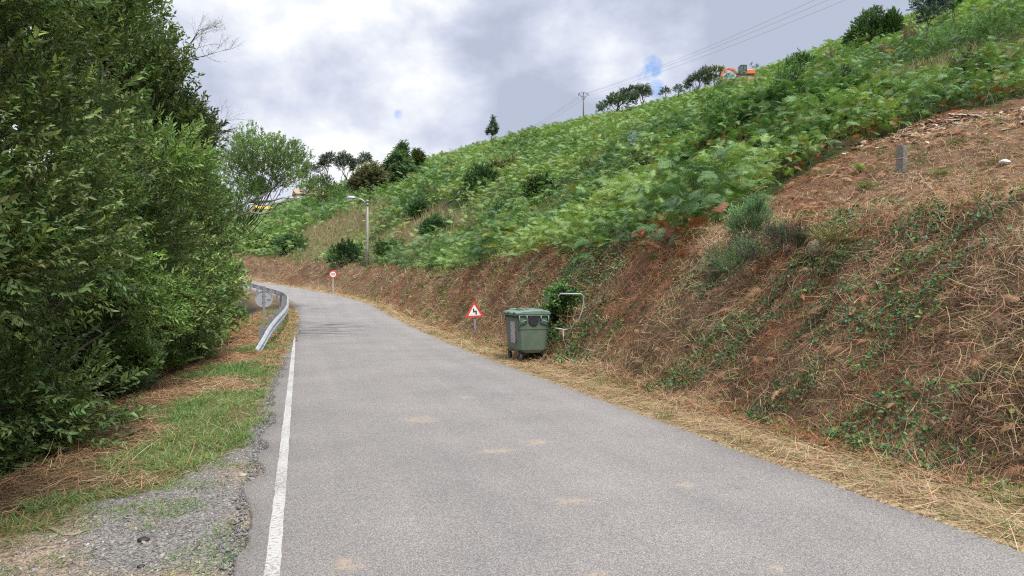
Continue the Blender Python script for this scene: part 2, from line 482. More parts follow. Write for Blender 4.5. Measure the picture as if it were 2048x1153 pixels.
def mat_line():
    m, nt, out = newmat('worn_road_paint')
    tcn = N(nt, 'ShaderNodeTexCoord'); tc = tcn.outputs['Object']
    c, v, v2 = asphalt_nodes(nt, tc)
    n = N(nt, 'ShaderNodeTexNoise', Scale=38.0, Detail=8.0, Roughness=.75); nt.links.new(tc, n.inputs['Vector'])
    n2 = N(nt, 'ShaderNodeTexNoise', Scale=1.3, Detail=3.0); nt.links.new(tc, n2.inputs['Vector'])
    k = ramp(nt, mth(nt, 'ADD', n.outputs['Fac'], mth(nt, 'MULTIPLY', n2.outputs['Fac'], .35)), [(.57, (.12, .12, .12)), (.70, (1, 1, 1))])
    paint = ramp(nt, n.outputs['Fac'], [(.3, (.36, .35, .33)), (.7, (.54, .53, .50))])
    c = mixc(nt, k, c, paint)
    p = N(nt, 'ShaderNodeBsdfPrincipled', Roughness=.75)
    nt.links.new(c, p.inputs['Base Color'])
    b = N(nt, 'ShaderNodeBump', Strength=.4, Distance=.005); b.invert = True
    nt.links.new(v.outputs['Distance'], b.inputs['Height']); nt.links.new(b.outputs['Normal'], p.inputs['Normal'])
    nt.links.new(p.outputs[0], out.inputs[0])
    return m

def build_road():
    s = np.concatenate([np.arange(-12, 30, .12), np.arange(30, 135, .4)])
    cols = np.concatenate([[0, 0], np.linspace(0, 1, 15), [1, 1]])
    V = []
    wl = left_edge(s) + (fbm(s * 1.7, s * 0, 101, 4) - .5) * .26 + (fbm(s * 9, s * 0 + 3, 102, 2) - .5) * .06
    wr = HW + (fbm(s * 1.3, s * 0 + 9, 103, 4) - .5) * .14
    zr = road_z(s)
    for ci, c in enumerate(cols):
        dz = np.zeros_like(s); off = 0
        if ci == 0: dz = dz - .10; off = -.05
        if ci == 1: dz = dz - .02; off = -.015
        if ci == len(cols) - 1: dz = dz - .10; off = .05
        if ci == len(cols) - 2: dz = dz - .02; off = .015
        t = wl + (wr - wl) * c + off
        x, y = road_xy(s, t)
        V.append(np.stack([x, y, zr + dz - .004 * (2 * c - 1) ** 2], 1))
    V = np.stack(V, 1); ns, nc = V.shape[:2]; V = V.reshape(-1, 3)
    i, j = np.meshgrid(np.arange(ns - 1), np.arange(nc - 1), indexing='ij')
    Fq = np.stack([i * nc + j, i * nc + j + 1, (i + 1) * nc + j + 1, (i + 1) * nc + j], -1).reshape(-1, 4)
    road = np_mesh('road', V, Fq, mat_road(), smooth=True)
    tag(road, kind='structure')
    s = np.arange(-10, 25, .1)
    jl = (fbm(s * 6, s * 0, 111, 3) - .5) * .022; jr = (fbm(s * 6, s * 0 + 7, 112, 3) - .5) * .022
    fade = sstep(19, 25, s) * .03
    xl, yl = road_xy(s, -.145 - CX - .043 + jl * .6 + fade); xr, yr = road_xy(s, -.145 - CX + .043 + jr * .6 - fade * .5)
    z = road_z(s) + .003
    V = np.concatenate([np.stack([xl, yl, z], 1), np.stack([xr, yr, z], 1)]); n = len(s)
    k = np.arange(n - 1)
    np_mesh('edge_line', V, np.stack([k, n + k, n + k + 1, k + 1], 1), mat_line(), parent=road)
    return road

# ------------------------------------------------------------------ vegetation kit
def pal(cols, n, jit=.12):
    cols = np.array(cols)
    i = rs.randint(0, len(cols), n); j = rs.randint(0, len(cols), n); k = rs.rand(n, 1) * .6
    c = cols[i] * (1 - k) + cols[j] * k
    return np.clip(c * (1 + rs.normal(0, jit, (n, 1))) * (1 + rs.normal(0, jit * .3, (n, 3))), .003, .9)

def unit(v): return v / np.maximum(np.linalg.norm(v, axis=-1, keepdims=True), 1e-9)

def frames(d, roll=None, upref=None):
    """matrices whose columns are: along d, sideways, facing"""
    d = unit(d); n = len(d)
    up = np.tile([0, 0, 1.0], (n, 1)) if upref is None else upref
    y = np.cross(up, d); bad = np.linalg.norm(y, axis=1) < 1e-3
    y[bad] = [1, 0, 0]; y = unit(y); z = np.cross(d, y)
    if roll is not None:
        c = np.cos(roll)[:, None]; s = np.sin(roll)[:, None]
        y, z = y * c + z * s, z * c - y * s
    return np.stack([d, y, z], 2)

class Veg:
    """gathers copies of small templates and blades into one mesh"""
    def __init__(s): s.V = []; s.F = []; s.C = []; s.n = 0
    def scatter(s, tmpl, P, M, S, C):
        V, Fq, m = tmpl
        if len(P) == 0: return
        W = np.einsum('nij,kj->nki', M * np.asarray(S).reshape(-1, 1, 1), V) + P[:, None, :]
        k = len(V); n = len(P)
        s.V.append(W.reshape(-1, 3).astype(np.float32))
        s.F.append((Fq[None] + (np.arange(n) * k)[:, None, None] + s.n).reshape(-1, 4).astype(np.int32))
        c = C[:, None, :] * (m[None, :, None] if m.ndim == 1 else m[None])
        s.C.append(c.reshape(-1, 3).astype(np.float32)); s.n += n * k
    def strips(s, P, d, side, bend, L, W, C, seg=3, tip=.15, base=.8):
        n = len(P)
        if n == 0: return
        t = np.linspace(0, 1, seg + 1)
        c = P[:, None] + d[:, None] * (L[:, None] * t)[..., None] + bend[:, None] * (t * t)[None, :, None]
        w = W[:, None] * .5 * (base + (1 - base) * np.sin(np.minimum(t * 2.2, PI / 2)))[None] * (1 - (1 - tip) * t ** 2)[None]
        a = c - side[:, None] * w[..., None]; b = c + side[:, None] * w[..., None]
        V = np.stack([a, b], 2).reshape(n, -1, 3); k = 2 * (seg + 1)
        f = np.array([[2 * i, 2 * i + 1, 2 * i + 3, 2 * i + 2] for i in range(seg)])
        s.V.append(V.reshape(-1, 3).astype(np.float32))
        s.F.append((f[None] + (np.arange(n) * k)[:, None, None] + s.n).reshape(-1, 4).astype(np.int32))
        s.C.append(np.repeat(C, k, 0).astype(np.float32)); s.n += n * k
    def build(s, name, m, parent=None):
        return np_mesh(name, np.concatenate(s.V), np.concatenate(s.F), m, np.concatenate(s.C), parent)

def leaf_tmpl(L, W, fold=.35, curl=.12):
    V = np.array([[0, 0, 0], [.35 * L, -.5 * W, fold * W * .5], [.72 * L, -.33 * W, fold * W * .3 - curl * L * .5], [L, 0, -curl * L], [.72 * L, .33 * W, fold * W * .3 - curl * L * .5], [.35 * L, .5 * W, fold * W * .5]])
    Fq = np.array([[0, 1, 2, 3], [0, 3, 4, 5]])
    return V, Fq, np.ones(6)

def twig_tmpl(nl, L, lL, lW, ang=.9, scatter=.5, droop=0, seed=0, flat=.5):
    r = np.random.RandomState(seed)
    Vs = [np.array([[0, -.004, 0], [0, .004, 0], [L, .002, -droop * L], [L, -.002, -droop * L]])]; Fs = [np.array([[0, 1, 2, 3]])]; ms = [np.tile([.55, .42, .4], (4, 1))]
    o = 4; lv, lf, _ = leaf_tmpl(lL, lW)
    for i in range(nl):
        t = .12 + .88 * (i + .5) / nl
        sgn = 1 if i % 2 else -1
        a = sgn * (ang * (1 - .55 * t)) + r.normal(0, .22)
        d = np.array([math.cos(a), math.sin(a), r.normal(0, scatter) - droop])
        M = frames(d[None], np.array([r.normal(0, flat)]))[0]
        sc = r.uniform(.7, 1.15) * (1 - .3 * max(0, t - .7))
        Vs.append(lv @ M.T * sc + np.array([L * t, 0, -droop * L * t * t])); Fs.append(lf + o); o += 6
        ms.append(np.tile(r.uniform(.78, 1.22), (6, 3)) * np.array([1 + r.normal(0, .06), 1, 1 + r.normal(0, .06)]))
    return np.concatenate(Vs), np.concatenate(Fs), np.concatenate(ms)

def needle_tmpl(n, L, W, seed=0, up=.5):
    """a shoot wrapped in needles"""
    r = np.random.RandomState(seed); Vs = []; Fs = []; ms = []; o = 0
    for i in range(n):
        t = r.rand(); a = r.rand() * 2 * PI
        d = unit(np.array([up + .5 * r.rand(), math.cos(a), math.sin(a)])); sd = unit(np.cross(d, r.normal(0, 1, 3)))
        p = np.array([L * t, 0, 0]); l = L * r.uniform(.3, .5)
        Vs.append(np.array([p - sd * W, p + sd * W, p + d * l + sd * W * .3, p + d * l - sd * W * .3])); Fs.append(np.array([[0, 1, 2, 3]]) + o); o += 4
        ms.append(np.full(4, r.uniform(.75, 1.25)))
    return np.concatenate(Vs), np.concatenate(Fs), np.concatenate(ms)

def frond_tmpl(np_, L=1.0, W=.36, arch=.35, seed=0, split=1):
    """a bracken frond: arched stalk, tapering pinnae either side"""
    r = np.random.RandomState(seed); Vs = []; Fs = []; ms = []; o = 0
    def spine(t): return np.array([L * (t - .12 * t * t), r0 * t * t, arch * L * (t * .55 - 1.0 * t * t)])
    r0 = r.normal(0, .06)
    n = 4; pts = [spine(i / n) for i in range(n + 1)]
    for i in range(n):
        a, b = pts[i], pts[i + 1]
        w = .007 * (1 - .6 * i / n)
        Vs.append(np.array([a - [0, w, 0], a + [0, w, 0], b + [0, w * .8, 0], b - [0, w * .8, 0]])); Fs.append(np.array([[0, 1, 2, 3]]) + o); o += 4
        ms.append(np.tile([1.25, 1.0, .8], (4, 1)))
    for i in range(np_):
        t = .12 + .86 * (i + .3) / np_
        p = spine(t); tx = unit(spine(min(t + .05, 1)) - spine(t - .05))
        ln = W * (1.0 - ((t - .12) / .92)) ** .75 * min(1, .62 + (t - .12) * 3) * r.uniform(.88, 1.1)
        hw = L * .86 / np_ * .40
        for sg in (-1, 1):
            d = unit(np.array([.38 + .3 * t, sg, 0]) + tx * .15 + np.array([0, 0, r.normal(.05, .12) - .22]))
            if split == 1:
                q = p + d * ln
                Vs.append(np.array([p - tx * hw, p + tx * hw, q + tx * hw * .15, q - tx * hw * .15])); Fs.append(np.array([[0, 1, 2, 3]]) + o); o += 4
                ms.append(np.tile(r.uniform(.82, 1.18), (4, 3)))
            else:
                # the pinna itself is feathered
                for k in range(split):
                    f = (k + .1) / split; b = p + d * ln * f
                    pl = hw * 2.1 * (1 - f) * .9 + .006
                    e = unit(d * .75 + tx * .9); e2 = unit(d * .75 - tx * .9); w = ln / split * .42
                    for ee in (e, e2):
                        q = b + ee * pl + np.array([0, 0, -.1 * pl])
                        Vs.append(np.array([b, b + d * w * 2, q + d * w * .9, q])); Fs.append(np.array([[0, 1, 2, 3]]) + o); o += 4
                        ms.append(np.tile(r.uniform(.82, 1.18), (4, 3)))
    return np.concatenate(Vs), np.concatenate(Fs), np.concatenate(ms)

FR_NEAR = [frond_tmpl(17, seed=i, arch=.3 + .1 * i, split=4) for i in range(4)]
FR_MID = [frond_tmpl(13, seed=10 + i, arch=.3 + .1 * i) for i in range(4)]
FR_FAR = [frond_tmpl(6, seed=20 + i, arch=.35, W=.40) for i in range(3)]

def polar(d0, d1, a0, a1, dens):
    n = int(.5 * (d1 ** 2 - d0 ** 2) * (a1 - a0) * dens)
    d = np.sqrt(rs.uniform(d0 * d0, d1 * d1, n)); a = rs.uniform(a0, a1, n)
    return d * np.sin(a), d * np.cos(a), d

A0, A1 = math.radians(-24), math.radians(62)

GREEN = [(.125, .225, .065), (.155, .265, .075), (.10, .19, .065), (.13, .235, .08)]
LIME = [(.25, .37, .11), (.225, .345, .11), (.28, .37, .115)]
DARKG = [(.065, .145, .055), (.085, .17, .065), (.075, .14, .055)]
RUST = [(.29, .115, .055), (.24, .095, .048), (.34, .145, .07), (.20, .09, .05)]
BROWN = [(.34, .19, .105), (.255, .145, .08), (.43, .265, .15), (.15, .09, .055)]
TAN = [(.42, .30, .18), (.35, .25, .15), (.50, .375, .24)]
STRAW = [(.43, .315, .18), (.36, .25, .14), (.52, .40, .25), (.29, .195, .115)]
GRASS = [(.145, .25, .065), (.18, .29, .075), (.12, .22, .065), (.22, .29, .10)]

def dry_patch(x, y):
    """grassy, dried-out openings in the bracken"""
    p = np.zeros_like(x)
    for (u, v, rx) in PATCHES:
        q, d = PATCH_HITS[(u, v)]
        p = np.maximum(p, 1 - sstep(.55, 1.1, np.hypot(x - q.x, (y - q.y) * .55) / rx + (fbm(x * .4, y * .4, 121, 2) - .5) * .8))
    return p
PATCHES = [(700, 455, 5.5), (640, 480, 4.5), (800, 480, 4.5), (1010, 330, 4.5), (1730, 180, 2.2), (1850, 110, 5.0), (1640, 195, 1.2), (640, 500, 4), (1100, 440, 1.6), (700, 470, 5.0), (880, 470, 3.5), (2000, 130, 4)]
PATCH_HITS = {(u, v): hit(u, v) for (u, v, r) in PATCHES}

def pad_clear(x, y):
    a = (x - PAD[0]) * FWD[0] + (y - PAD[1]) * FWD[1]; b = (x - PAD[0]) * RGT[0] + (y - PAD[1]) * RGT[1]
    return (a > -4.2) & (a < 3.2) & (b > -2.2) & (b < 3.6)

def build_bracken():
    vg = Veg()
    for (d0, d1, dens, tm, sc) in ((7, 22, 58, FR_NEAR, .43), (22, 34, 50, FR_MID, .44), (34, 50, 32, FR_MID, .50), (50, 85, 15, FR_MID, .62), (85, 150, 6.0, FR_FAR, .86), (150, 310, 1.7, FR_FAR, 1.35)):
        x, y, d = polar(d0, d1, A0 if d0 < 30 else math.radians(-14), A1 if d0 < 30 else math.radians(56), dens)
        s, t = road_st(x, y); r = t - HW
        edge = 2.75 + .9 * (fbm(x * .6, y * .6, 131, 2) - .3) + .5 * sstep(30, 60, y)
        ok = (r > edge) & (rs.rand(len(x)) > in_clear(x, y)) & (rs.rand(len(x)) > .88 * dry_patch(x, y))
        ok &= ~pad_clear(x, y)
        gap = fbm(x * .33, y * .33, 141, 3)
        ok &= (gap > .36) | (np.abs(y - clear_edge(x)) < 7)
        x, y, d, r = x[ok], y[ok], d[ok], r[ok]
        n = len(x)
        hh = .25 + .75 * fbm(x * .21, y * .21, 151, 3) + 1.1 * sstep(.34, .72, fbm(x * .6, y * .6, 152, 2)) + .9 * sstep(40, 120, d) * (sstep(.35, .7, fbm(x * .3, y * .3, 153, 2)) - .3)
        ce = y - clear_edge(x)
        hh = hh + .7 * np.exp(-np.maximum(ce, 0) / 3.5) * sstep(8.5, 11, x) * (1 - sstep(22, 27, x)) * (ce > -2)
        z = height(x, y) + hh * rs.uniform(.10, 1.0, n) ** .8
        az = rs.uniform(0, 2 * PI, n)
        nx = normals(x, y, .6)
        dd = np.stack([np.cos(az), np.sin(az), rs.uniform(-.45, .85, n)], 1) + nx * np.array([1.0, 1.0, 0]) * .8
        M = frames(dd, rs.normal(0, .6, n))
        tone = fbm(x * .16 + 3, y * .16, 161, 3) + .25 * (fbm(x * .8, y * .8, 162, 2) - .5)
        C = pal(GREEN, n, .24)
        k = sstep(.52, .68, tone); C = col_mix(C, pal(LIME, n), k * .75)
        k = 1 - sstep(.36, .52, tone); C = col_mix(C, pal(DARKG, n), k * .9)
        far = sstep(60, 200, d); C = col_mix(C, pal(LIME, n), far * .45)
        yl = rs.rand(n) < .035; C[yl] = pal([(.28, .25, .05), (.30, .22, .05)], yl.sum())
        cs = fbm(x * .5, y * .5, 61, 2)
        lowf = (z - height(x, y)) < .45
        near_edge = (np.abs(clear_edge(x) + (cs - .5) * 2.6 - y) < 1.6) & (rs.rand(n) < .75) & (x < 30) & lowf
        C[near_edge] = pal(RUST, near_edge.sum())
        which = rs.randint(0, len(tm), n)
        S = sc * rs.uniform(.6, 1.25, n) * (.8 + .3 * hh)
        P = np.stack([x, y, z], 1)
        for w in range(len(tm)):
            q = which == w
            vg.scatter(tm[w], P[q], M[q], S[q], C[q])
    # weedy grass and flower stems standing between the fronds
    for (d0, d1, dens, ws) in ((8, 30, 13, 1.2), (30, 60, 16, 1.8), (60, 130, 3.2, 3.4), (130, 260, .4, 6)):
        x, y, d = polar(d0, d1, A0, A1, dens)
        s, t = road_st(x, y); r = t - HW
        dp = dry_patch(x, y)
        ok = (r > 2.9) & (rs.rand(len(x)) > in_clear(x, y)) & (rs.rand(len(x)) < .12 + .9 * dp) & ~pad_clear(x, y)
        x, y, d, dp = x[ok], y[ok], d[ok], dp[ok]
        x = np.repeat(x, 4) + rs.normal(0, .16, 4 * len(x)); y = np.repeat(y, 4) + rs.normal(0, .16, len(x)); dp = np.repeat(dp, 4)
        n = len(x); P = np.stack([x, y, height(x, y)], 1)
        dd = unit(np.stack([rs.normal(0, .28, n), rs.normal(0, .28, n), np.ones(n)], 1)); az = rs.uniform(0, 2 * PI, n)
        side = np.stack([np.cos(az), np.sin(az), np.zeros(n)], 1)
        L = rs.uniform(.5, 1.25, n); bend = np.stack([rs.normal(0, .2, n), rs.normal(0, .2, n), -.12 * L], 1)
        C = pal(GRASS, n); b = rs.rand(n) < .25 + .4 * dp; C[b] = pal(TAN + [(.33, .21, .15), (.30, .19, .13), (.27, .20, .10)], b.sum())
        vg.strips(P, dd, side, bend, L, .011 * ws * rs.uniform(.6, 1.4, n), C, 3)
    o = vg.build('bracken', M_LEAF)
    tag(o, 'green bracken covering the hillside above the mown bank', 'bracken', kind='stuff')

def strip_zone(segs, r0, r1, mul=1.0):
    """random spots along the road in (s, r) with a density for each stretch"""
    X = []; Y = []; Wd = []
    for (s0, s1, dens, ws) in segs:
        n = int((s1 - s0) * (r1 - r0) * dens * mul)
        s = rs.uniform(s0, s1, n); r = rs.uniform(r0, r1, n)
        x, y = road_xy(s, HW + r)
        X.append(x); Y.append(y); Wd.append(np.full(n, ws))
    return np.concatenate(X), np.concatenate(Y), np.concatenate(Wd)

def lay(vg, x, y, L, W, C, tilt=.25, curl=.25, lift=.03, down=0.0, seg=3):
    """stalks lying on the surface"""
    n = len(x); nn = normals(x, y)
    a = rs.uniform(0, 2 * PI, n)
    t1 = unit(np.cross(nn, np.tile([0, 1.0, .01], (n, 1)))); t2 = np.cross(nn, t1)
    d = t1 * np.cos(a)[:, None] + t2 * np.sin(a)[:, None]
    dn = np.tile([0, 0, -1.0], (n, 1)); dn = dn - nn * (dn * nn).sum(1)[:, None]
    d = unit(d + dn * down + nn * rs.normal(tilt * .4, tilt, n)[:, None])
    side = unit(np.cross(d, nn) + nn * rs.normal(0, .5, n)[:, None])
    bend = (side * rs.normal(0, 1, n)[:, None] + nn * rs.normal(-.35, .6, n)[:, None]) * (L * curl)[:, None]
    P = np.stack([x, y, height(x, y)], 1) + nn * (rs.uniform(0, 1, n) * lift)[:, None] - d * (L * .4)[:, None]
    vg.strips(P, d, side, bend, L, W, C, seg)

SEG = [(1, 7, 900, 1.0), (7, 12, 800, 1.0), (12, 18, 560, 1.25), (18, 28, 330, 1.7), (28, 42, 170, 2.4), (42, 62, 90, 3.4), (62, 92, 45, 4.6)]

def build_bank_litter():
    vg = Veg()
    x, y, w = strip_zone(SEG, .75, 4.6, 1.75)
    s, t = road_st(x, y); r = t - HW
    br = (1 - in_clear(x, y)) * sstep(3.0, 4.2, r)
    ok = (rs.rand(len(x)) > br) & (rs.rand(len(x)) < .62 + .38 * sstep(.36, .5, fbm(x * 1.3, y * 1.3 + r * .6, 176, 3)))
    x, y, w, r, s = x[ok], y[ok], w[ok], r[ok], s[ok]
    n = len(x)
    tone = fbm(x * .9 + 5, y * .9, 171, 3) + .3 * (height(x, y) * .12)
    C = pal(BROWN, n, .3); k = rs.rand(n) < .22 + .35 * sstep(.5, .65, tone); C[k] = pal(TAN, k.sum(), .15)
    k = (rs.rand(n) < np.maximum(sstep(.50, .60, fbm(x * .6, y * .6, 172, 2)) * .8, .9 * np.exp(-((s - 13.6 - .2 * r) / .75) ** 2) * (r > 1.6))); C[k] = pal(RUST, k.sum(), .15)
    k = rs.rand(n) < .06; C[k] = pal(GRASS, k.sum())
    L = rs.gamma(2.4, .07, n) * (1 + .25 * (w - 1)) + .04
    lay(vg, x, y, L, .0060 * w * rs.uniform(.5, 1.6, n), C, tilt=.35, curl=.42, lift=.06 + .22 * sstep(.42, .68, fbm(x * .9, y * .9 + height(x, y, False), 175, 3)), down=.55)
    # crumpled dead fronds
    x, y, w = strip_zone([(a, b, dn * .03, ww) for a, b, dn, ww in SEG], 1.0, 4.4)
    s, t = road_st(x, y); r = t - HW
    ok = (rs.rand(len(x)) > (1 - in_clear(x, y)) * sstep(3.2, 4.2, r))
    x, y, w = x[ok], y[ok], w[ok]; n = len(x)
    nn = normals(x, y); a = rs.uniform(0, 2 * PI, n)
    d = unit(np.stack([np.cos(a), np.sin(a), rs.normal(-.5, .4, n)], 1) + nn * .3)
    M = frames(d, rs.normal(0, .6, n), nn)
    for q in range(4):
        i = np.arange(n) % 4 == q
        vg.scatter(FR_MID[q], (np.stack([x, y, height(x, y)], 1) + nn * .05)[i], M[i], rs.uniform(.12, .30, n)[i], pal(BROWN + RUST[3:], n)[i])
    # cleared slope above
    for (d0, d1, dens, ws) in ((7, 14, 700, 1.0), (14, 20, 520, 1.3), (20, 28, 330, 1.7), (28, 40, 130, 2.3)):
        x, y, d = polar(d0, d1, math.radians(16), A1, dens)
        s, t = road_st(x, y); r = t - HW
        ok = (r > 4.0) & (rs.rand(len(x)) < in_clear(x, y)); x, y = x[ok], y[ok]; n = len(x)
        C = pal(BROWN, n, .2); k = rs.rand(n) < .30 + .5 * sstep(9.5, 5, np.abs(x - 8)) ; C[k] = pal(TAN, k.sum(), .15)
        rd = sstep(5.5, 1.2, np.abs(clear_edge(x) - y)) * .85 + .4 * sstep(.58, .66, fbm(x * .5, y * .5, 173, 2))
        k = rs.rand(n) < rd; C[k] = pal(RUST, k.sum(), .18)
        k = rs.rand(n) < .05; C[k] = pal(GRASS, k.sum())
        lay(vg, x, y, (rs.gamma(2.4, .075, n) + .05) * (.6 if d0 < 10 else 1), .0058 * ws * rs.uniform(.5, 1.6, n), C, tilt=.3, curl=.3, lift=.09, down=.15)
        m = int(n * .035); i = rs.choice(n, m, False); a = rs.uniform(0, 2 * PI, m)
        nn = normals(x[i], y[i]); dd = np.stack([np.cos(a), np.sin(a), rs.normal(.05, .25, m)], 1)
        M = frames(dd, rs.normal(0, .4, m), nn)
        Pq = np.stack([x[i], y[i], height(x[i], y[i]) + .06], 1)
        for q in range(4):
            j = np.arange(m) % 4 == q
            vg.scatter(FR_MID[q], Pq[j], M[j], rs.uniform(.18, .42, m)[j], pal(RUST[2:] + BROWN, m)[j])
    o = vg.build('dead_bracken', M_DRY)
    tag(o, 'cut brown bracken and stalks lying over the steep roadside bank', 'dead bracken', kind='stuff')

def build_straw():
    vg = Veg()
    for (r0, r1, mul) in ((-.05, .35, .75), (.1, 1.25, .85)):
        x, y, w = strip_zone(SEG, r0, r1, mul)
        s, t = road_st(x, y); r = t - HW
        ok = (r > .30 * (fbm(s * 1.1, s * 0, 181, 3) - .45)) & (rs.rand(len(x)) < .35 + .65 * sstep(.0, .3, r))
        x, y, w, r, s = x[ok], y[ok], w[ok], r[ok], s[ok]; n = len(x)
        C = pal(STRAW, n, .15); k = rs.rand(n) < .25 + .45 * sstep(.35, 1.0, r + (fbm(s * .7, r, 187, 2) - .5)); C[k] = pal(BROWN + TAN, k.sum(), .15)
        k = rs.rand(n) < .06; C[k] = pal(GRASS, k.sum())
        L = rs.gamma(3.2, .085, n) * (1 + .2 * (w - 1)) + .05
        lay(vg, x, y, L, .0058 * w * rs.uniform(.5, 1.5, n), C, tilt=.16, curl=.16, lift=.05)
    # tan hay on the terrace lip and stray stalks standing at the bank foot
    x, y, w = strip_zone([(1, 9, 60, 1.0), (9, 16, 40, 1.2), (16, 30, 16, 1.8)], .9, 1.7)
    n = len(x); dd = unit(np.stack([rs.normal(-.3, .4, n), rs.normal(0, .5, n), np.ones(n) * .9], 1)); az = rs.uniform(0, 2 * PI, n)
    L = rs.uniform(.15, .45, n)
    vg.strips(np.stack([x, y, height(x, y)], 1), dd, np.stack([np.cos(az), np.sin(az), 0 * az], 1), np.stack([rs.normal(0, .08, n), rs.normal(0, .08, n), -.1 * L], 1), L, .006 * w, pal(STRAW, n))
    x, y, w = strip_zone([(1, 13, 330, 1.0)], 3.3, 5.4)
    s, t = road_st(x, y)
    ok = fbm(x * .9, y * .9, 183, 3) > .52; x, y = x[ok], y[ok]; n = len(x)
    lay(vg, x, y, rs.gamma(2.4, .05, n) + .04, .0050 * rs.uniform(.6, 1.5, n), pal(STRAW + TAN, n), tilt=.35, curl=.5, lift=.14, down=.3)
    # far side of the road: dry cuttings on the left verge
    n = 62000
    s = 3.5 + 38 * rs.rand(n) ** 1.3; l = rs.uniform(-.02, 3.1, n)
    x, y = road_xy(s, left_edge(s) - l)
    g = is_gravel(x, y, l); tone = fbm(x * .8, y * .8, 191, 3) + .22 * (l - 1.2)
    ok = (rs.rand(n) > g * .985) & (rs.rand(n) < sstep(.36, .54, tone) + .55 * (s > 16) * (l < .55) + .2)
    ok &= rs.rand(len(ok)) < .25 + .75 * np.maximum(sstep(.42, .6, tone), (s > 16) * (l < .55))
    x, y, s, l = x[ok], y[ok], s[ok], l[ok]; n = len(x)
    C = pal(STRAW, n, .15); k = rs.rand(n) < .25 + .65 * sstep(1.0, 1.8, l); C[k] = pal(BROWN, k.sum(), .2)
    k = (rs.rand(n) < .45) & (s > 16); C[k] = pal([(.34, .18, .09), (.40, .22, .12)], k.sum(), .15)
    w = np.interp(s, [3, 12, 25, 42], [1, 1.25, 2.2, 3.4])
    lay(vg, x, y, rs.gamma(3, .07, n) * (1 + .2 * (w - 1)) + .04, .0055 * w * rs.uniform(.5, 1.5, n), C, tilt=.2, curl=.22, lift=.05)
    o = vg.build('straw', M_DRY)
    tag(o, 'pale cut straw strewn along both verges of the road', 'straw', kind='stuff')

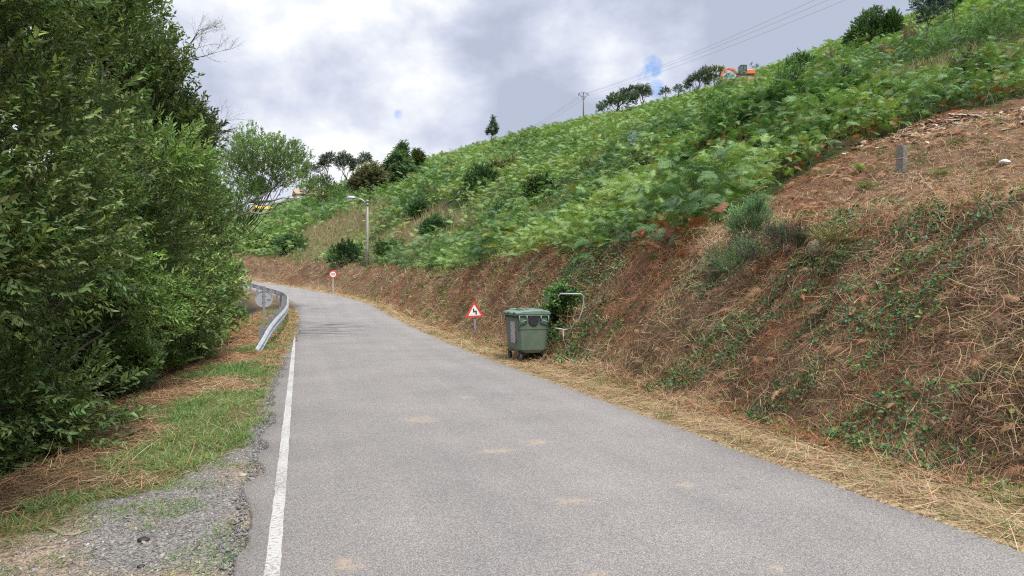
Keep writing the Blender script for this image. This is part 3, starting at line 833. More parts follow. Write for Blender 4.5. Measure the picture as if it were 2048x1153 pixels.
GPATCH = [(430, 1098, .33, .26), (455, 1045, .14, .12), (275, 1008, .55, .17), (330, 1000, .35, .16), (150, 1040, .16, .1), (130, 1085, .2, .06), (20, 1100, .1, .1), (350, 925, .5, .3), (290, 1035, .1, .06), (470, 925, .25, .12), (380, 960, .3, .14)]
def build_grass():
    vg = Veg()
    n = 210000
    s = rs.uniform(3.2, 42, n); s = 3.2 + 39 * ((s - 3.2) / 39) ** 1.7; l = rs.uniform(.02, 2.6, n)
    x, y = road_xy(s, left_edge(s) - l)
    g = is_gravel(x, y, l)
    tone = fbm(x * .8, y * .8, 191, 3) + .22 * (l - 1.2)
    want = (1 - sstep(.40, .60, tone)) * (1 - g) * (1 - .75 * sstep(1.5, 2.3, l))
    want *= np.where((s > 17) & (l < .55), .25, 1)
    clump = fbm(x * 5, y * 5, 201, 2)
    ok = rs.rand(n) < want * (.35 + 1.3 * sstep(.4, .65, clump))
    xs = [x[ok]]; ys = [y[ok]]; ss = [s[ok]]; hs = [np.full(ok.sum(), 1.0) * (.55 + .8 * clump[ok])]
    for (u, v, rx, ry) in GPATCH:
        d = 1.6 * F_PX / (v - HV); e = dirs(u) * d
        m = int(5200 * rx * ry) + 25
        a = rs.uniform(0, 2 * PI, m); q = np.sqrt(rs.rand(m)) * (.7 + .5 * vnoise(a * 2, a * 0 + u, 5))
        px = e[0] + RGT[0] * np.cos(a) * q * rx + FWD[0] * np.sin(a) * q * ry * 1.6
        py = e[1] + RGT[1] * np.cos(a) * q * rx + FWD[1] * np.sin(a) * q * ry * 1.6
        xs.append(px); ys.append(py); ss.append(np.full(m, 6.0)); hs.append(np.full(m, .45))
    x = np.concatenate(xs); y = np.concatenate(ys); s = np.concatenate(ss); hs = np.concatenate(hs); n = len(x)
    w = np.interp(s, [3, 12, 25, 42], [1, 1.3, 2.2, 3.2])
    dd = unit(np.stack([rs.normal(0, .75, n), rs.normal(0, .75, n), rs.uniform(.5, 1.1, n)], 1)); az = rs.uniform(0, 2 * PI, n)
    L = rs.uniform(.06, .2, n) * hs * (1 + .15 * (w - 1))
    bend = np.stack([dd[:, 0] * L * .5, dd[:, 1] * L * .5, -.35 * L], 1)
    C = pal(GRASS, n, .15); k = rs.rand(n) < .16; C[k] = pal(STRAW, k.sum())
    k = (fbm(x * .7, y * .7, 203, 2) > .58); C[k] *= np.array([.75, .95, .8])
    vg.strips(np.stack([x, y, height(x, y) - .005], 1), dd, np.stack([np.cos(az), np.sin(az), 0 * az], 1), bend, L, .0062 * w * rs.uniform(.6, 1.4, n), C, 3)
    # green tufts poking through the straw, the bank and the cleared slope
    x, y, w = strip_zone([(1, 8, 1.3, 1.0), (8, 16, 1.2, 1.2), (16, 30, 1.0, 1.8), (30, 60, .45, 3)], .1, 4.5)
    x2, y2, d2 = polar(9, 34, math.radians(18), A1, .8)
    s2, t2 = road_st(x2, y2); ok = (t2 - HW > 4.3) & (in_clear(x2, y2) > .5) & (fbm(x2 * .35, y2 * .35, 205, 2) > .42)
    x = np.concatenate([x, x2[ok]]); y = np.concatenate([y, y2[ok]]); w = np.concatenate([w, np.full(ok.sum(), 1.6)])
    m = len(x); k = 26; sz = np.repeat(rs.uniform(.4, 1.5, m), k)
    x = np.repeat(x, k) + rs.normal(0, .07, m * k) * sz; y = np.repeat(y, k) + rs.normal(0, .07, m * k) * sz; w = np.repeat(w, k); n = len(x)
    tt = np.repeat(rs.rand(m), k)
    nn = normals(x, y)
    dd = unit(np.stack([rs.normal(0, .5, n), rs.normal(0, .5, n), np.ones(n)], 1) + nn * .4); az = rs.uniform(0, 2 * PI, n)
    L = rs.uniform(.1, .34, n) * sz; bend = np.stack([dd[:, 0] * L * .5, dd[:, 1] * L * .5, -.4 * L], 1)
    C = pal(GRASS, n, .15); q = tt < .35; C[q] = pal([(.20, .19, .07), (.26, .21, .09), (.15, .16, .06)], q.sum())
    vg.strips(np.stack([x, y, height(x, y) + .01], 1), dd, np.stack([np.cos(az), np.sin(az), 0 * az], 1), bend, L, .0062 * w * rs.uniform(.6, 1.4, n), C, 3)
    o = vg.build('grass', M_LEAF)
    tag(o, 'green grass growing in patches on the verges and cleared bank', 'grass', kind='stuff')

def build_ivy():
    """ivy, bramble and small weeds creeping over the bank face"""
    vg = Veg()
    lt = [leaf_tmpl(1, .82, .25, .15), leaf_tmpl(1, .6, .4, .2)]
    x, y, w = strip_zone([(1, 8, 1300, 1.0), (8, 14, 1150, 1.1), (14, 22, 850, 1.3), (22, 34, 130, 1.7), (34, 60, 40, 2.6)], .9, 4.2)
    s, t = road_st(x, y); r = t - HW
    mask = fbm(x * .85 + 2, y * .85 + height(x, y) * .6, 211, 3)
    lum = fbm(x * 3.2, y * 3.2 + height(x, y) * 2, 212, 2)
    b = hit(1130, 620)[0]
    near_frame = np.exp(-((x - b.x) ** 2 + (y - b.y) ** 2) / 1.1)
    right = sstep(.45, .15, np.abs(s - 6.5) / 14)
    want = sstep(.49, .57, mask + .05 * right) * sstep(.40, .54, lum) * 1.3 + near_frame * 1.6
    ok = (rs.rand(len(x)) < want) & (rs.rand(len(x)) > (1 - in_clear(x, y)) * sstep(3.2, 4.0, r))
    x, y, w, nf, mask = x[ok], y[ok], w[ok], near_frame[ok], mask[ok]; n = len(x)
    nn = normals(x, y)
    P = np.stack([x, y, height(x, y)], 1) + nn * (rs.uniform(.02, .16, n) + nf * rs.uniform(0, .55, n))[:, None]
    d = unit(rs.normal(0, 1, (n, 3)) + np.array([0, 0, -.3])); d = unit(d - nn * ((d * nn).sum(1) * .8)[:, None])
    M = frames(d, rs.normal(0, .5, n), nn)
    C = pal([(.05, .12, .045), (.065, .15, .05), (.042, .10, .045), (.085, .17, .05)], n, .25)
    k = rs.rand(n) < .14; C[k] = pal([(.13, .23, .05), (.18, .27, .06)], k.sum())
    S = rs.uniform(.028, .058, n) * w
    for q in range(2):
        i = np.arange(n) % 2 == q; vg.scatter(lt[q], P[i], M[i], S[i], C[i])
    # bright weeds in small rosettes
    x, y, w = strip_zone([(1, 14, .9, 1.0), (14, 30, .6, 1.5), (30, 60, .25, 2.4)], .8, 4.4)
    x2, y2, d2 = polar(9, 30, math.radians(18), A1, .35)
    s2, t2 = road_st(x2, y2); ok = (t2 - HW > 4.3) & (in_clear(x2, y2) > .5)
    x = np.concatenate([x, x2[ok]]); y = np.concatenate([y, y2[ok]]); w = np.concatenate([w, np.full(ok.sum(), 1.3)])
    m = len(x); k = 22; sz = np.repeat(rs.uniform(.5, 1.3, m), k); w = np.repeat(w, k)
    x = np.repeat(x, k) + rs.normal(0, .09, m * k) * sz; y = np.repeat(y, k) + rs.normal(0, .09, m * k) * sz; n = len(x)
    nn = normals(x, y); d = unit(rs.normal(0, 1, (n, 3)) + nn * .3); M = frames(d, rs.normal(0, .5, n), nn)
    P = np.stack([x, y, height(x, y)], 1) + nn * rs.uniform(.03, .16, n)[:, None]
    vg.scatter(lt[1], P, M, rs.uniform(.035, .08, n) * w * .9, pal([(.12, .21, .04), (.09, .17, .04), (.17, .26, .05)], n))
    o = vg.build('ivy', M_GLOSSY)
    tag(o, 'dark ivy and small bright weeds creeping over the brown bank', 'ivy', kind='stuff')

def stone_tmpl(seed):
    r = np.random.RandomState(seed)
    V = np.array([[-1, -1, -.5], [1, -1, -.5], [1, 1, -.5], [-1, 1, -.5], [-.8, -.8, .5], [.8, -.8, .5], [.8, .8, .5], [-.8, .8, .5]]) * .5
    V = V * (1 + r.normal(0, .22, (8, 1))) + r.normal(0, .06, (8, 3))
    Fq = np.array([[3, 2, 1, 0], [4, 5, 6, 7], [0, 1, 5, 4], [1, 2, 6, 5], [2, 3, 7, 6], [3, 0, 4, 7]])
    return V, Fq, np.ones(8)

def build_gravel():
    vg = Veg(); T = [stone_tmpl(i) for i in range(6)]
    n = 26000
    x = rs.uniform(-3.2, -.30, n); y = 3.0 + rs.rand(n) ** 1.3 * 10
    s, t = road_st(x, y); l = left_edge(s) - t
    ok = (rs.rand(n) < is_gravel(x, y, l)) & (l > .02); x, y = x[ok], y[ok]; n = len(x)
    S = np.exp(rs.normal(math.log(.009), .42, n))
    C = pal([(.195, .187, .18), (.25, .24, .23), (.14, .136, .133), (.33, .31, .285), (.28, .235, .19)], n, .2)
    for q in range(6):
        i = np.arange(n) % 6 == q
        d = rs.normal(0, 1, (i.sum(), 3)) * np.array([1, 1, .3])
        vg.scatter(T[q], np.stack([x, y, height(x, y) + .002], 1)[i], frames(d, rs.normal(0, .4, i.sum())), S[i], C[i])
    # loose chippings along the ragged road edge
    n = 2600; s = rs.uniform(3, 20, n); l = rs.normal(.03, .05, n); x, y = road_xy(s, left_edge(s) - l)
    vg.scatter(T[0], np.stack([x, y, np.maximum(height(x, y), road_z(s) - .03) + .004], 1), frames(rs.normal(0, 1, (n, 3)) * [1, 1, .3]), np.exp(rs.normal(math.log(.010), .4, n)), pal([(.13, .128, .13), (.22, .21, .21)], n, .2))
    o = vg.build('gravel', M_STONES)
    tag(o, 'grey loose gravel beside the cracked edge of the road', 'gravel', kind='stuff')
    # broken stone and wood chips on the upper clearing
    vg = Veg(); n = 5200
    x, y, d = polar(16, 31, math.radians(28), math.radians(60), 80)
    ctr = hit(1965, 238)[0]
    q = np.hypot(x - ctr.x, (y - ctr.y) * 1.1) / 5.6 + (fbm(x * .5, y * .5, 221, 2) - .5)
    ok = (rs.rand(len(x)) < 1 - sstep(.4, 1.1, q)) & (in_clear(x, y) > .4); x, y = x[ok], y[ok]; n = len(x)
    C = pal([(.36, .25, .17), (.44, .33, .24), (.25, .15, .10), (.52, .43, .34), (.30, .20, .14)], n, .15)
    for q in range(6):
        i = np.arange(n) % 6 == q
        V, Fq, mm = T[q]; fl = (V * np.array([1.6, .9, .35]), Fq, mm)
        vg.scatter(fl, np.stack([x, y, height(x, y) + .03], 1)[i], frames(rs.normal(0, 1, (i.sum(), 3)) * [1, 1, .25], rs.normal(0, .3, i.sum())), np.exp(rs.normal(math.log(.10), .4, i.sum())).clip(.03, .24), C[i])
    o = vg.build('rubble', M_STONES)
    tag(o, 'broken stone and wood chips spread over the upper clearing', 'rubble', kind='stuff')

# ------------------------------------------------------------------ trees
def limb(mb, a, b, r0, r1, sag=.15, n=4, sides=6, wob=.08):
    a = Vector(a); b = Vector(b); L = (b - a).length
    pts = []; rad = []
    for i in range(n + 1):
        t = i / n
        p = a.lerp(b, t) + Vector((random.gauss(0, wob), random.gauss(0, wob), random.gauss(0, wob) + sag * math.sin(PI * t))) * L * .5 * (math.sin(PI * t))
        pts.append(p); rad.append(r0 + (r1 - r0) * t)
    mb.tube(pts, rad, sides)
    return pts

def tree(name, label, cat, base, clusters, twigs, ntw, palette, trunk_top, trunk_r, m=None, bark=None, group=None, up=.25, out=.9, spread=.62, sc=(.8, 1.2), limbs=True, droop=0, jit=.16, kids=('crown', 'trunk'), wob=.10, limb_r=.35):
    """clusters: (centre relative to base, radius). Leafy twigs fill each cluster, limbs reach it from the trunk."""
    root = empty(name, base, label=label, cat=cat, group=group)
    cl = np.array([[*c, r] for c, r in clusters]); mid = cl[:, :3].mean(0)
    wgt = cl[:, 3] ** 2; wgt = wgt / wgt.sum()
    i = rs.choice(len(cl), ntw, p=wgt)
    off = rs.normal(0, 1, (ntw, 3)); off = unit(off) * (rs.rand(ntw, 1) ** .45)
    P = cl[i, :3] + off * cl[i, 3:4] * spread * 1.45
    d = unit(P - np.array([mid[0], mid[1], mid[2] * .55])) * out + off * .7 + rs.normal(0, .3, (ntw, 3)) + np.array([0, 0, up - droop])
    M = frames(d, rs.normal(0, .6, ntw))
    C = pal(palette, ntw, jit) * (1 + .28 * rs.normal(0, 1, len(cl)))[i][:, None].clip(.5, 1.6)
    vg = Veg(); S = rs.uniform(sc[0], sc[1], ntw); w = rs.randint(0, len(twigs), ntw)
    for q in range(len(twigs)):
        j = w == q; vg.scatter(twigs[q], P[j], M[j], S[j], C[j])
    vg.build(kids[0], m or M_LEAF, root)
    if trunk_r > 0:
        mb = MB(); tt = Vector(trunk_top)
        pts = limb(mb, (0, 0, -.4), tt, trunk_r, trunk_r * .35, 0, 7, 8, wob)
        if limbs:
            for c, r in clusters:
                c = Vector(c)
                k = min(6, max(1, int(7 * min(.95, max(.08, (c.z * .62) / max(tt.z, .1))))))
                limb(mb, pts[k], c, trunk_r * limb_r, trunk_r * .08, .12, 4, 5, .12)
        mb.build(kids[1], bark or M_BARK, root)
    return root

def column_clusters(h, R, n, seed, low=.04, top=.55, asym=(0, 0)):
    r = np.random.RandomState(seed); out = []
    for i in range(n):
        t = low + (1 - low) * (i + r.rand()) / n
        a = r.rand() * 2 * PI
        pr = (min(1, .75 + t * 1.2) if t < .25 else 1.05) * (1 - max(0, t - top) / (1.12 - top)) ** .6
        q = R * pr * (.38 + .80 * r.rand() ** .7)
        out.append(((math.cos(a) * q + asym[0] * t, math.sin(a) * q + asym[1] * t, h * t), r.uniform(.20, .44) * R * (.7 + .3 * pr)))
    return out

TW_BROAD = [twig_tmpl(10, .27, .085, .034, seed=i, scatter=.6, ang=1.1, flat=.8) for i in range(5)]
TW_BROADM = [twig_tmpl(10, .34, .115, .05, seed=5 + i, scatter=.6, ang=1.1, flat=.8) for i in range(5)]
TW_WILLOW = [twig_tmpl(11, .34, .10, .032, seed=30 + i, scatter=.5, ang=.9, flat=.8) for i in range(5)]
TW_SPRIG = [twig_tmpl(16, .30, .04, .016, seed=36 + i, scatter=.6, ang=.7) for i in range(3)]
TW_FARB = [twig_tmpl(9, .5, .22, .12, seed=40 + i, scatter=.6) for i in range(3)]
TW_FARX = [twig_tmpl(8, .8, .38, .22, seed=50 + i, scatter=.7) for i in range(3)]
TW_EUC = [twig_tmpl(9, .8, .36, .13, seed=60 + i, scatter=.5, droop=.5) for i in range(3)]
TW_NEED = [needle_tmpl(26, .6, .018, seed=70 + i) for i in range(3)]
TW_NEEDF = [needle_tmpl(18, 1.0, .06, seed=75 + i) for i in range(3)]
DKLEAF = [(.12, .185, .06), (.145, .21, .068), (.095, .16, .055), (.18, .235, .075)]
MIDLEAF = [(.13, .215, .065), (.16, .25, .075), (.11, .185, .06), (.19, .275, .085)]

def build_hedge_trees():
    G = 'roadside trees along the downhill verge'
    specs = [
        (-5.3, 4.6, 9.6, 2.55, 70, 19000, TW_BROAD, DKLEAF, 'dark leafy tree filling the near roadside corner down to the ground', M_GLOSSY),
        (-5.0, 9.4, 10.2, 2.5, 70, 17500, TW_BROAD, DKLEAF, 'tall dark broadleaf tree above the gravel and cut grass verge', M_GLOSSY),
        (-4.9, 14.2, 10.0, 2.35, 66, 14500, TW_WILLOW, MIDLEAF, 'narrow leaved tree beneath the bare twiggy top', M_LEAF),
        (-4.7, 19.6, 9.4, 2.2, 64, 11500, TW_BROADM, DKLEAF, 'dense green tree leaning over the ferns before the crash barrier', M_GLOSSY),
        (-4.7, 25.6, 9.2, 2.05, 62, 9000, TW_BROADM, MIDLEAF, 'fresh green tree across from the crash barrier start', M_LEAF),
        (-5.1, 32.0, 8.6, 2.0, 58, 8000, TW_BROADM, MIDLEAF, 'last dense tree of the row, behind the round sign', M_LEAF),
    ]
    for k, (x, y, h, R, nc, nt, tw, pl, lb, m) in enumerate(specs):
        b = Vector((x, y, H(x, y)))
        cl = column_clusters(h - b.z * .3, R, nc, 300 + k, asym=(.15, 0))
        tree('roadside_tree', lb, 'tree', b, cl, tw, nt, pl, (.2, .1, h * .82), .13, m=m, group=G, up=.35, out=.55, sc=(.65, 1.3), jit=.22)
    # open, wide armed tree hanging over the bend
    d = 39.0
    b = at(462, d + 2)
    cl = []; pix = [(478, 300, .9), (500, 285, .8), (520, 300, .8), (545, 300, .75), (565, 315, .8), (585, 305, .6), (600, 322, .6), (575, 340, .8), (545, 345, .7), (515, 335, .9), (490, 345, 1.0), (480, 395, .9), (505, 385, .6), (535, 378, .5), (590, 362, .55), (560, 372, .5), (478, 440, .8), (470, 480, .9), (468, 330, 1.0), (602, 345, .5), (620, 372, .45)]
    for i, (u, v, r) in enumerate(pix):
        dd = d + random.uniform(-1.3, 1.3); e = dirs(u) * dd
        cl.append(((e[0] - b.x, e[1] - b.y, ztop(v, dd) - b.z), r))
    tree('overhanging_tree', 'open tree with long crooked branches reaching over the road bend', 'tree', b, cl, TW_BROADM, 3500, MIDLEAF, (.3, -.2, 6.6), .15, group=G, up=.1, sc=(.6, 1.05), limb_r=.22, spread=.72)
    ov = bpy.data.objects['overhanging_tree']
    for br in ([(462, 440), (475, 433), (500, 425), (520, 428), (542, 424), (556, 408), (580, 402), (606, 394), (622, 386)], [(462, 428), (480, 412), (505, 402), (526, 392), (545, 378), (562, 362), (572, 345)], [(500, 404), (520, 404), (545, 402), (566, 396), (585, 398)], [(556, 366), (549, 352), (541, 338), (546, 322)]):
        pp = []
        for i, (u, v) in enumerate(br):
            dd = d + .3 * math.sin(i * 1.7); e = dirs(u) * dd
            pp.append(Vector((e[0] - b.x, e[1] - b.y, ztop(v, dd) - b.z)))
        mb = MB(); mb.tube(pp, [.075 - .06 * i / (len(pp) - 1) for i in range(len(pp))], 7); mb.build('branch', M_BARKPALE, ov)
    # low scrub under the trees
    lows = [(-3.7, 6.2, 1.5, 1.1, 'low dark bramble thicket at the corner of the gravel'), (-3.6, 8.6, 1.7, 1.2, 'bramble thicket beside the brown cuttings, second from the gravel'), (-3.5, 11.3, 1.8, 1.2, 'rounded leafy thicket under the tall dark tree'), (-3.3, 16.2, 1.6, 1.0, 'leafy thicket just beyond the roadside ferns'), (-3.6, 24.2, 2.0, 1.05, 'leafy thicket beside the start of the crash barrier'), (-4.0, 28.5, 2.3, 1.2, 'dark thicket behind the back of the round sign'), (-4.3, 36.0, 3.2, 1.4, 'tall thicket hiding the inside of the road bend')]
    for k, (x, y, h, R, lb) in enumerate(lows):
        x -= .6; R *= .92; b = Vector((x, y, H(x, y)))
        tw = TW_BROAD if y < 13 else TW_BROADM
        tree('thicket', lb, 'thicket', b, column_clusters(h, R, 20, 340 + k, low=.08, top=.35), tw, 3800 if y < 13 else 2400, MIDLEAF + DKLEAF, (0, 0, h * .6), .03, m=M_GLOSSY, group='thickets under the roadside trees', kids=('foliage', 'stems'), up=.35)
    # ferns at the foot of the trees
    for k, (x, y, sc, lb) in enumerate([(-2.75, 18.3, 1.0, 'first green fern at the foot of the tree row'), (-2.65, 19.9, 1.25, 'big pale fern arching out from under the trees'), (-2.6, 21.6, 1.1, 'fern at the far end of the roadside fern group'), (-3.0, 14.6, .8, 'small dark fern beneath the narrow leaved tree')]):
        fern(x, y, sc, lb, 'ferns at the foot of the roadside trees', LIME + GREEN if k != 3 else DARKG)

def fern(x, y, sc, label, group, palette, n=16):
    b = Vector((x, y, H(x, y)))
    root = empty('fern', b, label=label, cat='fern', group=group)
    az = np.arange(n) * 2.4 + rs.normal(0, .2, n)
    d = np.stack([np.cos(az), np.sin(az), rs.uniform(.5, 1.3, n)], 1)
    M = frames(d, rs.normal(0, .2, n)); vg = Veg()
    P = np.stack([0 * az, 0 * az, rs.uniform(.05, .3, n) * sc], 1)
    for q in range(4):
        i = np.arange(n) % 4 == q
        vg.scatter(FR_NEAR[q], P[i], M[i], (sc * rs.uniform(.75, 1.1, n))[i], pal(palette, n)[i])
    vg.build('fronds', M_LEAF, root)
    mb = MB()
    for i in range(6):
        a = i * 1.05
        mb.tube([(0, 0, -.1), (.03 * math.cos(a), .03 * math.sin(a), .12 * sc), (.08 * math.cos(a), .08 * math.sin(a), .3 * sc)], [.010, .008, .006], 5)
    mb.build('stalks', M_BARK, root)
    return root

def branchy(name, label, base, top, r0, seed, cat='tree', leaf=None, group=None, bark=None, depth=4, spread=.5, nl=250, tw=None, kids=3, shrink=.68, lean=(0, 0)):
    """bare branching tree with a sprinkle of leaves"""
    R = random.Random(seed); root = empty(name, base, label=label, cat=cat, group=group)
    mb = MB(); tips = []
    def grow(p, d, L, r, k):
        pts = [p]; q = p; dd = d.copy()
        for i in range(3):
            wv = .16 if (k < depth or Vector(top).length < 4) else .02
            dd = (dd + Vector((R.gauss(0, wv), R.gauss(0, wv), R.gauss(.04, .10)))).normalized(); q = q + dd * L / 3; pts.append(q)
        mb.tube(pts, [r, r * .85, r * .72, r * .6], 6 if r > .02 else 4, caps=False)
        if k <= 2: tips.extend(pts[1:])
        if k == 0: return
        for c in range(kids if k < depth else kids + 1):
            a = (dd + Vector((R.gauss(0, spread), R.gauss(0, spread), R.gauss(.05, spread * .6)))).normalized()
            a = (a + Vector((lean[0], lean[1], 0))).normalized()
            sh = shrink if k == depth else .72
            grow(pts[-1] if c < 2 else pts[2], a, L * R.uniform(sh * .85, sh * 1.2), r * .58, k - 1)
    d = (Vector(top)).normalized(); grow(Vector((0, 0, -.3)), d, Vector(top).length, r0, depth)
    mb.build('trunk', bark or M_BARK, root)
    if leaf and nl:
        i = rs.randint(0, len(tips), nl); P = np.array([tuple(tips[j]) for j in i]) + rs.normal(0, .05, (nl, 3)) * r0 * 10
        vg = Veg(); tw = tw or TW_BROAD
        for q in range(len(tw)):
            j = np.arange(nl) % len(tw) == q
            dd = rs.normal(0, 1, (j.sum(), 3)); vg.scatter(tw[q], P[j], frames(dd, rs.normal(0, 1, j.sum())), rs.uniform(.5, 1, j.sum()), pal(leaf, j.sum()))
        vg.build('crown', M_LEAF, root)
    return root

def rel(b, u, v, d, r):
    e = dirs(u) * d
    return ((e[0] - b.x, e[1] - b.y, ztop(v, d) - b.z), r)

def blob_tree(name, label, u, d, pix, tw, ntw, palette, r, cat='tree', m=None, group=None, up=.3, bark=None, vbase=None, sc=(.7, 1.1), spread=.62, droop=0, kids=('crown', 'trunk'), top=.85, limb_r=.35):
    """a hillside tree: its clusters given where the photo shows them, at one real distance"""
    b = at(u, d)
    if vbase:
        b, d = hit(u, vbase)
    cl = []
    for (uu, vv, rr) in pix:
        rr *= .9; dd = d + random.uniform(-.6, .6) * rr * d / F_PX
        cl.append(rel(b, uu, vv, dd, rr * d / F_PX))
    mz = max(c[0][2] for c in cl)
    cxm = sum(c[0][0] for c in cl) / len(cl); cym = sum(c[0][1] for c in cl) / len(cl)
    return tree(name, label, cat, b, cl, tw, ntw, palette, (cxm * .8, cym * .8, mz * top), r, m=m, bark=bark, group=group, up=up, sc=sc, spread=spread, droop=droop, kids=kids, limb_r=limb_r)

EUCC = [(.095, .13, .095), (.11, .15, .105), (.08, .115, .085), (.135, .17, .115)]
BLUEC = [(.22, .30, .30), (.27, .35, .35), (.17, .25, .24)]
PINEC = [(.085, .14, .075), (.11, .165, .085), (.07, .12, .07)]
OAKC = [(.09, .17, .06), (.115, .205, .065), (.14, .23, .075)]
def build_hill_trees():
    # eucalypts beyond the bend
    GE = 'eucalypts on the skyline beyond the bend'
    blob_tree('eucalyptus', 'eucalypt with two leaning leaf tufts, first of the bend skyline group', 648, 170, [(650, 320, 12), (662, 314, 9), (646, 332, 11), (658, 326, 8)], TW_EUC, 420, EUCC, .22, group=GE, droop=.3)
    blob_tree('eucalyptus', 'broad domed eucalypt in the middle of the bend skyline group', 686, 172, [(688, 315, 12), (678, 325, 11), (697, 322, 12), (702, 330, 9), (684, 334, 9)], TW_EUC, 560, EUCC, .25, group=GE, droop=.3)
    blob_tree('eucalyptus', 'eucalypt with small round top beside the broad domed one', 727, 175, [(729, 314, 9), (735, 322, 8), (722, 325, 8), (713, 328, 8), (708, 335, 8)], TW_EUC, 420, EUCC, .22, group=GE, droop=.3)
    blob_tree('eucalyptus', 'low dark eucalypt showing behind the overhanging branches', 622, 180, [(618, 337, 10), (630, 340, 9), (610, 345, 10)], TW_EUC, 260, EUCC, .2, group=GE, droop=.2)
    blob_tree('pine', 'dark round pine above the ochre house', 515, 150, [(510, 372, 13), (522, 368, 12), (516, 382, 14), (502, 384, 12), (530, 380, 10)], TW_FARX, 420, PINEC, .25)
    blob_tree('light_shrub_tree', 'pale green fine leaved tree at the end of the overhanging branches', 645, 74, [(622, 368, 16), (640, 362, 18), (655, 365, 16), (668, 378, 14), (630, 382, 18), (650, 382, 18), (612, 382, 14), (640, 398, 16), (664, 394, 12)], TW_FARB, 1500, [(.15, .22, .08), (.18, .26, .09), (.13, .19, .07)], .12, group=None, sc=(.5, .9), vbase=412)
    blob_tree('brown_conifer', 'half dead brownish conifer with spreading flat branches', 738, 95, [(730, 352, 12), (745, 348, 12), (722, 362, 12), (755, 360, 11), (740, 366, 13), (712, 372, 9)], TW_NEEDF, 620, [(.16, .165, .085), (.13, .15, .075), (.21, .19, .10)], .16, spread=.8)
    blob_tree('cypress', 'dark pointed cypress standing at the foot of the skyline slope', 800, 100, [(806, 300, 7), (803, 312, 11), (797, 322, 14), (806, 326, 14), (790, 334, 16), (808, 338, 15), (796, 344, 18), (778, 344, 12), (812, 350, 12)], TW_NEEDF, 1500, [(.085, .15, .07), (.105, .175, .08), (.13, .20, .09)], .2, up=.7)
    blob_tree('small_conifer', 'small olive conifer beside the dark pointed cypress', 834, 108, [(834, 312, 5), (832, 320, 8), (838, 322, 7), (834, 330, 9)], TW_NEEDF, 330, [(.07, .10, .035), (.09, .12, .04)], .12, up=.7)
    blob_tree('young_pine', 'lone young pine with upswept shoots on the skyline', 985, 128, [(987, 240, 3.5), (985, 248, 5), (990, 254, 6), (982, 257, 5.5), (977, 264, 5), (993, 263, 6), (986, 268, 7), (975, 270, 4)], TW_NEEDF, 170, PINEC, .12, up=1.6, sc=(.5, .8))
    G2 = 'dark trees along the ridge'
    blob_tree('ridge_pine', 'wide bushy pine on the ridge beside the power pole', 1236, 240, [(1248, 190, 14), (1232, 198, 15), (1258, 194, 13), (1218, 207, 13), (1244, 204, 16), (1265, 200, 12), (1205, 214, 10), (1262, 182, 10)], TW_FARX, 800, PINEC, .4, group=G2, sc=(.9, 1.4))
    blob_tree('ridge_eucalyptus', 'round headed eucalypt leaning over the ridge pine', 1284, 235, [(1278, 180, 10), (1290, 178, 10), (1284, 188, 11), (1296, 186, 8), (1272, 190, 8)], TW_EUC, 560, EUCC, .35, group=G2, sc=(.9, 1.4))
    blob_tree('ridge_shrub', 'small dark tree alone on the ridge line', 1331, 220, [(1331, 181, 7), (1336, 184, 6), (1325, 186, 6)], TW_EUC, 150, EUCC, .2, group=G2)
    blob_tree('ridge_shrub', 'smallest dark tree between the lone one and the digger', 1357, 215, [(1358, 176, 6), (1354, 181, 6), (1360, 183, 5)], TW_EUC, 130, EUCC, .2, group=G2)
    blob_tree('ridge_eucalyptus', 'pointed dark eucalypt behind the digger arm', 1396, 195, [(1406, 145, 9), (1400, 155, 12), (1388, 160, 11), (1380, 168, 9), (1410, 162, 10)], TW_EUC, 520, EUCC, .3, group=G2, sc=(.9, 1.4))
    blob_tree('olive_tree', 'light olive tree with flat spreading top beside the digger arm', 1428, 175, [(1420, 145, 9), (1432, 141, 9), (1443, 143, 8), (1424, 156, 10), (1438, 158, 9)], TW_FARX, 360, [(.15, .20, .07), (.18, .23, .085)], .25, group=G2, sc=(.6, .9))
    blob_tree('oak', 'rounded oak on the skyline high above the clearing', 1742, 92, [(1752, 28, 15), (1736, 34, 15), (1722, 50, 16), (1745, 48, 18), (1710, 66, 14), (1732, 66, 18), (1760, 45, 14), (1700, 80, 12), (1754, 66, 16)], TW_FARB, 1250, OAKC, .22, sc=(.7, 1.1))
    blob_tree('oak', 'second oak, brighter green, next to the rounded skyline oak', 1785, 90, [(1786, 32, 13), (1776, 44, 14), (1794, 44, 12), (1782, 58, 16), (1797, 58, 12), (1772, 66, 14)], TW_FARB, 750, [(.045, .10, .026), (.065, .13, .034)], .2, sc=(.7, 1.1))
    blob_tree('blue_eucalyptus', 'young blue grey eucalypt with bare stem cut by the frame top', 1856, 48, [(1862, 8, 20), (1840, 4, 18), (1880, 12, 20), (1858, 24, 20), (1845, -14, 22), (1872, -18, 24), (1892, -2, 16), (1850, 36, 12)], TW_FARB, 750, BLUEC + [(.07, .11, .085)], .06, sc=(.5, .85), droop=.3)
    blob_tree('ridge_shrub', 'dark bush where the skyline meets the frame top', 1906, 70, [(1908, -4, 12), (1900, 4, 10), (1915, 2, 10), (1905, 12, 10)], TW_FARB, 420, OAKC, .1, group=G2)
    branchy('dead_sapling', 'thin brown dead sapling leaning on the skyline below the oaks', at(1676, 78), (-.3, 0, 1.3), .045, 5, leaf=[(.20, .11, .08), (.16, .09, .07)], depth=3, nl=90, tw=TW_BROADM, group='dead brown saplings')
    branchy('dead_sapling', 'dead brown sapling between the second oak and the blue eucalypt', at(1808, 62), (.35, 0, 1.5), .05, 6, leaf=[(.18, .09, .08), (.14, .075, .065)], depth=3, nl=150, tw=TW_BROADM, group='dead brown saplings')
